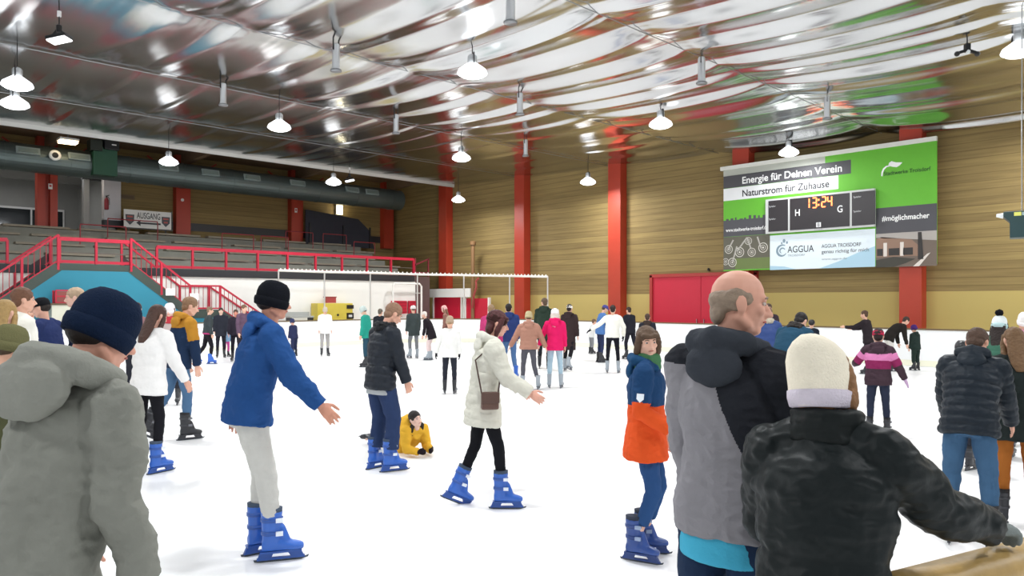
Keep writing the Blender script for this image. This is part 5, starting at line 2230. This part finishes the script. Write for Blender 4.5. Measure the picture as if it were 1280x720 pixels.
# her brown bag
Mw = pr.matrix_basis.copy()
p = Mw @ (kk.P + Vector((0.25 * kk.s, 0.02, 0.02)))
bg = tag(empty('shoulder_bag', (p.x, p.y, p.z - 0.10), pr.rotation_euler.z), 'small brown shoulder bag at the hip of the woman in the cream coat', 'bag')
mb = MB()
mb.box((0, 0, 0.09), (0.07, 0.15, 0.15))
mb.build('body', mat('leather', '#5d4238', 0.5, vary=0.15), bg, bevel=0.02)
mb = MB()
mb.box((0.04, 0, 0.12), (0.012, 0.152, 0.09))
mb.build('flap', mat('leather', '#523a31', 0.5), bg, bevel=0.005)
mb = MB()
q = Mw.inverted() @ Vector((p.x, p.y, p.z))
base = Vector((q.x, q.y, q.z - 0.10))
pts = [Vector((0, 0.07, 0.15)), kk.chest + Vector((0.185, 0.10, 0.0)) * kk.s - base, kk.neck + Vector((0.13, 0.03, 0.035)) * kk.s - base, kk.chest + Vector((0.15, -0.14, 0.02)) * kk.s - base, Vector((0, -0.07, 0.15))]
mb.tube(pts, 0.008, 6)
mb.build('strap', mat('leather', '#473129', 0.5), bg)

pr, kk = person('man in a black puffer jacket and wide jeans looking down', 478, fy=588, H=1.80, face=62, lean=7, head=(6, 26, 0), L=REST, R=((0.14, 0.22, -1), (0.05, 0.34, -1)), lL=((0.08, 0.14, -1), (0.03, -0.14, -1)), lR=((0.06, 0.24, -1), (0.04, -0.12, -1)),
                top=dict(hem=0.13, bulk=1.17, arm=1.22, puff=0.15, pitch=0.085), topkind='nylon', topm='#20252d', collar=[('fur_collar', '#17181b')], shirt=('#a8acae', 0.18), legm='#2b3a5c', legs=dict(wide=1.32, cuff=1.25, length=0.80), feet='blue', hair=('short', '#8a6a55'), hands=dict(R=dict(curl=0.6)), skinc='#dba790')
person('man in a blue hooded sweatshirt and pale grey trousers gliding right', 333, fy=697, H=1.93, face=80, lean=16, head=(4, -6, 0), L=((0.22, -0.34, -1), (0.15, -0.20, -1)), R=((0.34, 0.50, -1), (0.40, 0.85, -1)), lR=((0.03, 0.24, -1), (0.0, 0.12, -1)), lL=((0.02, 0.26, -1), (0.0, -0.04, -1)),
       top=dict(name='sweatshirt', hem=0.10, bulk=1.22, arm=1.22, fold=0.016), topm='#234a82', collar=[('hood', '#28508a')], legm='#c3c2bd', legs=dict(wide=1.12), feet='blue', hat=('beanie', '#15171d'), hair=('short', '#2a211e'), hands=dict(R=dict(curl=0.2)), skinc='#c98f78')
person('child in a yellow jacket lying on the ice propped on black gloves', 474, D=9.4, H=1.30, face=150, lean=70, head=(-10, -40, 6), hs=1.16, L=((0.10, 0.25, -1), (-0.35, 1, -0.12)), R=((0.10, 0.25, -1), (-0.35, 1, -0.12)), lL=((0.12, -1, -0.02), (0.08, -1, -0.04), (0.9, -0.4, -0.05)), lR=((0.12, -1, -0.02), (0.08, -1, -0.04), (0.9, -0.4, -0.05)),
       top=dict(hem=0.14, bulk=1.28, arm=1.40, deep=1.8, fold=0.014), topm='#dba936', collar=[('hood', '#332d28')], legm='#25272c', feet='dark', hair=('short', '#2b2522'), gloves='#251f24', hands=dict(L=dict(curl=0.8), R=dict(curl=0.8)), skinc='#ecc5b4')
person('man in a navy jacket with mustard hood and shoulders walking right', 233, fy=550, H=1.86, face=66, lean=10, head=(14, 12, 0), L=REST, R=((0.10, 0.16, -1), (0.06, 0.10, -1)), lR=((0.05, 0.16, -1), (0.02, -0.04, -1)), lL=((0.05, -0.24, -1), (0.04, -0.66, -1), (0.1, 1, -0.5)),
       top=dict(hem=0.10, bulk=1.15, arm=1.15, fn=band_fn((('torso4',), 0.15, 9, 1), (('arm*',), -9, 0.75, 1))), topm='#1e2f4a', top2=['#b8822e'], collar=[('hood', '#bd8733')], legm='#4f6e90', feet='dark', hair=('short', '#8a6a50'), skinc='#e0b09a')
person('long haired person in a white jacket and black leggings behind the grey hooded jacket', 181, fy=592, H=1.76, face=48, lean=8, head=(6, 10, 0), R=((0.25, 0.25, -1), (0.2, 0.5, -1)), lR=((0.04, 0.12, -1), (0.02, -0.10, -1)), lL=((0.05, 0.0, -1), (0.02, -0.26, -1)),
       top=dict(hem=0.16, bulk=1.2, arm=1.2, flare=1.1), topm='#eceae8', legm='#1b1b20', legs=dict(wide=0.88, name='leggings'), feet='blue', hair=('long', '#4a342c'), skinc='#dba893')

# ---- left side of the rink
person('man with short brown hair in a white hooded sweatshirt facing right', 21, D=7.6, H=1.92, face=78, lean=3, R=REST, top=dict(name='sweatshirt', hem=0.14, bulk=1.25, arm=1.25), topm='#eceae0', collar=[('hood', '#eceae0')], legm='#30343e', hair=('short', '#6b4a38'), skinc='#dfae98')
person('blonde person in a white jacket at the left edge beside the brown haired man', -1, D=7.0, H=1.80, face=40, top=dict(hem=0.14, bulk=1.2, arm=1.2), topm='#efeee8', legm='#30343e', hair=('long', '#a48656'), skinc='#e2b49f')
person('person in an olive hat low at the left edge behind the grey hood', -5, D=4.2, H=1.64, face=60, top=dict(hem=0.12, bulk=1.2, arm=1.2), topm='#4f5138', legm='#30343e', hat=('beanie', '#6a6848'), hair=('short', '#4a3a2c'), skinc='#d9a890')
person('person in a black cap and navy jacket facing left before the teal wall', 64, D=9.2, H=1.83, face=-58, lean=8, head=(-8, 6, 0), L=((0.15, 0.35, -1), (-0.1, 0.9, -0.2)), R=REST, top=dict(hem=0.12, bulk=1.22, arm=1.22), topm='#26315a', legm='#23262e', hat=('cap', '#15161a'), hair=('short', '#2b231f'), gloves='#e8e8e6', skinc='#dba893')
person('dark haired person in a black jacket between the white sweatshirt and the navy jacket', 33, D=11.5, H=1.74, face=150, top=dict(hem=0.1, bulk=1.15), topm='#1d1e24', legm='#22242a', hair=('short', '#1c1614'), skinc='#d9a890')
person('light haired person facing left with the head above the navy beanie', 104, D=9.8, H=1.96, face=-84, head=(0, 2, 0), top=dict(hem=0.1, bulk=1.1), topm='#2a3148', legm='#22242a', hair=('short', '#b39a80'), skinc='#e3b8a6')
person('person with a white beanie and red scarf facing the camera', 214, D=13.0, H=1.74, face=196, top=dict(hem=0.1, bulk=1.1), topm='#b8a8a4', legm='#2b2c34', hat=('beanie', '#e8e2e2'), collar=[('scarf', '#b53a44')], hair=('long', '#5a4034'), skinc='#e6baa6')
person('person with dark hair and pinkish jacket peeping between long brown hair and navy beanie', 170, D=13.4, H=1.77, face=170, top=dict(hem=0.1, bulk=1.1), topm='#8d6a6c', legm='#2b2c34', hair=('short', '#3a2a24'), skinc='#e6baa6')
person('skater in a dark grey jacket with pink trim right of the mustard hood', 263, fy=455, H=1.66, face=84, lean=6, top=dict(hem=0.06, bulk=1.15, fn=band_fn((('torso',), -9, 0.9, 1))), topm='#3a4143', top2=['#b03a72'], legm='#1f1d22', feet='blue', hair=('short', '#7b6450'), lR=STRIDE_F, lL=STRIDE_B)
person('person in a dark coat and black trousers facing the camera by the stairs', 276, fy=447, H=1.60, face=176, top=dict(name='coat', hem=0.22, bulk=1.15), topm='#2b2d36', legm='#24222a', hair=('short', '#3b2c24'), skinc='#e8c2ae')
person('small child in a light blue jacket and bright pink trousers by the stairs', 283, fy=446, H=1.12, face=150, hs=1.2, top=dict(hem=0.1, bulk=1.2), topm='#7f9fbd', legm='#c24a92', hat=('beanie', '#c05a8e'), hair=('short', '#6b4f3a'))
person('person with reddish face and dark jacket, left one of two behind the blue sweatshirt', 295, D=22.5, H=1.56, face=185, top=dict(hem=0.1, bulk=1.15), topm='#2c2832', legm='#24222a', hair=('short', '#4b362b'), skinc='#d8937f')
person('brown haired person in a pink and grey jacket close behind the blue sweatshirt', 303, D=21.5, H=1.70, face=140, top=dict(hem=0.1, bulk=1.15), topm='#5f4a5c', legm='#24222a', hair=('short', '#6a4f3c'), skinc='#e3b49e')
person('small child in a navy snowsuit standing before the white boards', 368, fy=445, H=1.27, face=-50, lean=10, hs=1.15, top=dict(name='snowsuit', hem=0.1, bulk=1.25, arm=1.2), topm='#2c3150', legm='#2e3352', legs=dict(wide=1.3), hat=('beanie', '#3a3f60'), hair=('short', '#3a2a24'))
person('pale dressed skater in a white jacket and grey trousers near the yellow cabinet', 406, fy=445, H=1.60, face=172, top=dict(hem=0.16, bulk=1.2, arm=1.15), topm='#f0efec', legm='#a3a09e', hat=('beanie', '#c8bcae'), hair=('short', '#7a6450'), lL=((0.05, 0.02, -1), (0.02, -0.05, -1)))
person('skater in a teal green jacket and pale hat facing left', 459, D=20.5, H=1.66, face=-70, lean=6, head=(0, 14, 0), top=dict(hem=0.14, bulk=1.2), topm='#2a9482', legm='#2d4a5a', hat=('beanie', '#b9c4c0'), hair=('short', '#5a4436'))
person('person in black partly hidden behind the black puffer jacket', 474, D=22.5, H=1.58, face=30, top=dict(hem=0.14, bulk=1.2), topm='#1f2126', legm='#22242a', hair=('short', '#5c5348'))
person('skater in a charcoal coat, grey trousers and pale helmet', 517, fy=448, H=1.66, face=-26, top=dict(name='coat', hem=0.22, bulk=1.18), topm='#3c4444', legm='#7b7d80', hat=('helmet', '#d9cfcc'), hair=('short', '#5a4436'), feet='grey', lL=STRIDE_F)
person('child in a white jacket with a tan hat and black glove', 562, fy=492, H=1.49, face=4, lean=6, hs=1.06, L=((0.40, 0.1, -1), (0.2, 0.1, -1)), top=dict(hem=0.14, bulk=1.2, arm=1.2), topm='#ecebe7', legm='#2a2c36', hat=('beanie', '#b09a84'), hair=('short', '#a08260'), gloves='#1c1d22')
person('skater in a black dress coat and white red leg warmers leaning left', 537, fy=450, H=1.55, face=-74, lean=26, top=dict(name='coat', hem=0.24, bulk=1.1, flare=1.2), topm='#241f24', legm='#d9c4c2', feet='grey', hair=('short', '#d8cfc6'), lR=STRIDE_F, lL=STRIDE_F)
person('person in a brown coat and pink hat leaning before the red gates', 561, D=24.5, H=1.66, face=-80, lean=14, top=dict(hem=0.2, bulk=1.1), topm='#8a6258', legm='#4d4a4c', hat=('beanie', '#d8a8a4'), hair=('long', '#7a5a48'))

# ---- centre
person('man in a navy hooded jacket and blue jeans seen from behind', 637, fy=474, H=1.74, face=4, lean=6, side=-3, L=REST, R=REST, lL=((0.10, 0.05, -1), (0.06, -0.1, -1)), lR=((0.02, 0.0, -1), (0.16, -0.14, -1)), top=dict(hem=0.10, bulk=1.2, arm=1.18), topm='#2a3b6c', collar=[('hood', '#2a3b6c')], legm='#50719c', feet='blue', hair=('short', '#211b1b'))
person('light brown haired person in a magenta jacket half hidden by dark red hair', 613, D=16.6, H=1.72, face=15, top=dict(hem=0.1, bulk=1.15), topm='#b23a6c', legm='#50719c', hair=('short', '#8b7256'), feet='blue')
person('person in a light brown puffer jacket and beige hat holding hands with pink', 663, fy=487, H=1.58, face=2, lean=4, L=OUT, R=((0.50, 0.05, -1), (0.42, 0.15, -1)), lL=((0.10, 0.04, -1), (0.03, -0.05, -1)), lR=((0.10, 0.02, -1), (0.24, -0.12, -1)), top=dict(hem=0.06, bulk=1.25, arm=1.22, puff=0.12, pitch=0.10), topkind='nylon', topm='#a87a68', collar=[('hood', '#a87a68')], legm='#54545c', legs=dict(wide=0.9), feet='grey', hat=('beanie', '#b8ab86'), hair=('short', '#6a5240'))
person('girl in a hot pink jacket, pale jeans and white helmet seen from behind', 694, fy=485, H=1.64, face=2, lean=4, L=((0.42, 0.05, -1), (0.35, 0.12, -1)), R=DOWN, lL=((0.07, 0.04, -1), (0.03, -0.05, -1)), lR=((0.08, 0.03, -1), (0.05, -0.06, -1)), top=dict(hem=0.14, bulk=1.12, arm=1.1, flare=1.08), topm='#dc1f62', collar=[('hood', '#dc1f62')], legm='#a3bccb', legs=dict(wide=0.95), feet='grey', hat=('helmet', '#f1eeee'), hair=('long', '#d9d0c6'))
person('tall man in a dark green coat behind the hot pink jacket', 680, D=20.0, H=1.88, face=12, head=(-40, 0, 0), top=dict(name='coat', hem=0.26, bulk=1.15), topm='#2c3a30', collar=[('hood', '#2c3a30')], legm='#2a2d33', hair=('short', '#5e4c3c'))
person('person in a long dark brown coat with a white headband', 706, fy=463, H=1.72, face=24, lean=4, top=dict(name='coat', hem=0.44, bulk=1.12, flare=1.05), topm='#382c2c', collar=[('hood', '#382c2c')], legm='#1d1c20', hair=('short', '#2b221f'), hat=('headband', '#e6e2dc'), lR=STRIDE_B, feet='grey')
person('person in a blue jacket and purple cap turned sideways', 750, fy=453, H=1.70, face=70, lean=10, head=(0, 16, 0), top=dict(hem=0.12, bulk=1.18), topm='#4f75ad', legm='#2c3350', hat=('cap', '#4a4a8a'), hair=('short', '#4a3a30'), R=((0.1, 0.5, -1), (0, 0.8, -0.5)))
person('woman in a white sweater and black leggings with arms spread', 766, fy=466, H=1.70, face=2, lean=4, L=((0.85, 0.1, -0.75), (0.9, 0.15, -0.55)), R=((0.48, 0.05, -1), (-0.05, 0.3, -1)), lL=((0.10, 0.02, -1), (0.04, -0.04, -1)), lR=((0.10, 0.02, -1), (0.05, -0.04, -1)), top=dict(name='sweater', hem=0.06, bulk=1.15, arm=1.12), topkind='knit', topm='#f0efe4', legm='#1b1b22', legs=dict(wide=0.88, name='leggings'), hair=('bun', '#2c1f1c'), gloves='#26242a', feet='grey')
person('person in black right behind the white sweater', 783, fy=449, H=1.64, face=-40, lean=8, top=dict(hem=0.1, bulk=1.15), topm='#23242c', legm='#22222a', hair=('short', '#3a2a22'), lL=STRIDE_F, lR=STRIDE_B)
person('small child in a grey outfit left of the blue jacket', 739, fy=442, H=1.25, face=60, lean=14, hs=1.15, top=dict(hem=0.1, bulk=1.15), topm='#d8d8d6', legm='#85868a', hair=('short', '#6a5140'), R=((0.1, 0.7, -0.8), (0, 0.9, -0.3)))
person('person in a dark jacket and brown hood standing before the big red door', 809, D=18.5, H=1.50, face=4, lean=8, top=dict(hem=0.14, bulk=1.2, arm=1.2), topm='#2b2d36', collar=[('hood', '#3d322e')], legm='#24262e', hair=('short', '#4a372c'), feet='grey')

# ---- right
person('person in a bright blue parka with a pale fur collar', 958, D=12.5, H=1.72, face=6, lean=14, head=(0, 18, 0), top=dict(hem=0.18, bulk=1.28, arm=1.22), topkind='nylon', topm='#2f4478', collar=[('fur_collar', '#b7ad9a')], legm='#2c3344', hair=('short', '#6b543f'))
person('dark haired person bending forward in a petrol blue jacket', 980, D=9.8, H=1.80, face=28, lean=40, head=(0, 24, 0), top=dict(hem=0.14, bulk=1.25, arm=1.2), topm='#24465c', legm='#2b4a66', collar=[('fur_collar', '#2a2522')], hair=('short', '#1b1718'))
person('person with a dark bun in a maroon jacket left of the blue parka', 948, D=17.0, H=1.68, face=30, top=dict(hem=0.14, bulk=1.15), topm='#3c2430', legm='#26262c', hair=('bun', '#2c1e1a'))
person('person with light face behind the blue parka', 960, D=18.0, H=1.74, face=170, top=dict(hem=0.14, bulk=1.15), topm='#3a3038', legm='#26262c', hair=('short', '#4a3a30'))
person('small child in black with a black helmet right of the petrol blue jacket', 1014, D=19.5, H=1.36, face=10, hs=1.15, top=dict(hem=0.12, bulk=1.2), topm='#1f2530', legm='#23262e', hat=('helmet', '#17181c'), hair=('short', '#2a2220'))
person('child in a brown jacket with pink stripes and a red headband', 1098, fy=547, H=1.43, face=2, lean=4, hs=1.08, L=((0.62, 0.40, -0.85), (0.2, 0.95, -0.2)), R=((0.50, 0.05, -1), (0.45, 0.20, -1)), lL=((0.07, 0.03, -1), (0.03, -0.04, -1)), lR=((0.07, 0.02, -1), (0.05, -0.06, -1)),
       top=dict(hem=0.12, bulk=1.25, arm=1.25, vox=0.8, fn=band_fn((('torso4',), -9, 0.12, 1), (('torso4',), -9, 9, 0), (('torso3',), 0.72, 9, 1), (('torso3',), 0.02, 0.72, 2), (('arm*',), 0.22, 0.58, 1), (('arm*',), 0.58, 1.0, 2))), topm='#43333b', top2=['#d983b4', '#8a2a58'],
       collar=[('hood', '#43333b')], legm='#2c3244', legs=dict(wide=0.95), feet='dark', hat=('headband', '#c22a4e'), hair=('short', '#2a1d1c'), gloves='#c8a8cc', hands=dict(R=dict(curl=0.1)))
person('person in black with brown hair stretching one arm left by the boards', 1086, D=18.5, H=1.58, face=-70, lean=10, R=((0.1, 0.8, -0.6), (0.1, 1, -0.1)), L=((0.1, 0.9, -0.5), (0.1, 1, 0.0)), top=dict(hem=0.14, bulk=1.15), topm='#2a2428', legm='#24242a', hair=('short', '#4f3a2c'))
person('person in black bending over against the boards beside the striped jacket', 1111, D=19.3, H=1.60, face=62, lean=52, head=(0, 10, 0), top=dict(hem=0.14, bulk=1.15), topm='#26221f', legm='#d8d4ce', hair=('short', '#3a2c26'))
person('small child in a dark green snowsuit and purple hat at the far boards', 1145, fy=463, H=1.22, face=-52, hs=1.16, top=dict(name='snowsuit', hem=0.1, bulk=1.25, arm=1.15), topm='#26332f', legm='#26332f', legs=dict(wide=1.25), hat=('beanie', '#4a2f6a'), hair=('short', '#3a2a24'), collar=[('hood', '#26332f')])
person('man in a black ribbed puffer jacket and blue jeans leaning at the right', 1212, D=5.5, H=1.66, face=8, lean=26, head=(10, 20, 0), L=((0.16, 0.30, -1), (0.02, 0.7, -0.8)), R=((0.18, 0.35, -1), (0.10, 0.6, -0.9)), lL=((0.10, 0.10, -1), (0.04, -0.10, -1)), lR=((0.10, 0.08, -1), (0.05, -0.08, -1)),
       top=dict(hem=0.12, bulk=1.22, arm=1.25, puff=0.16, pitch=0.068), topkind='nylon', topm='#151e27', collar=[('hood', '#19222b')], legm='#3c5a78', legs=dict(wide=1.12), feet='dark', hair=('short', '#4e3a2e'), skinc='#d5a089')
person('long haired person in a dark green jacket and orange brown trousers at the right edge', 1272, D=5.9, H=1.60, face=-6, lean=12, head=(-12, 14, 0), L=((0.12, 0.12, -1), (0.0, 0.25, -1)), top=dict(hem=0.22, bulk=1.15, arm=1.15), topm='#242b2a', legm='#a4622a', hair=('long', '#6d5238'), hands=dict(L=dict(curl=0.5)))
person('person in a green jacket and white beanie with a black pompom', 1248, D=8.6, H=1.61, face=8, top=dict(hem=0.14, bulk=1.2), topm='#3f6a58', legm='#2a2c34', hat=('pompom', '#dfe6e6', '#b5cfd0', '#15161a'), hair=('long', '#2c2320'))
person('child in a white hat and pink scarf facing the camera at the right edge', 1279, D=9.3, H=1.64, face=165, top=dict(hem=0.14, bulk=1.2), topm='#8f5a70', legm='#2a2c34', hat=('beanie', '#efe9e6'), hair=('short', '#5a4030'), collar=[('scarf', '#c88aa0')])
person('child in a magenta jacket and black helmet behind the ribbed puffer jacket', 1201, D=8.0, H=1.36, face=20, hs=1.1, top=dict(hem=0.14, bulk=1.2), topm='#a8204e', legm='#2a2c34', hat=('helmet', '#1b1c20'), hair=('short', '#2a2220'))
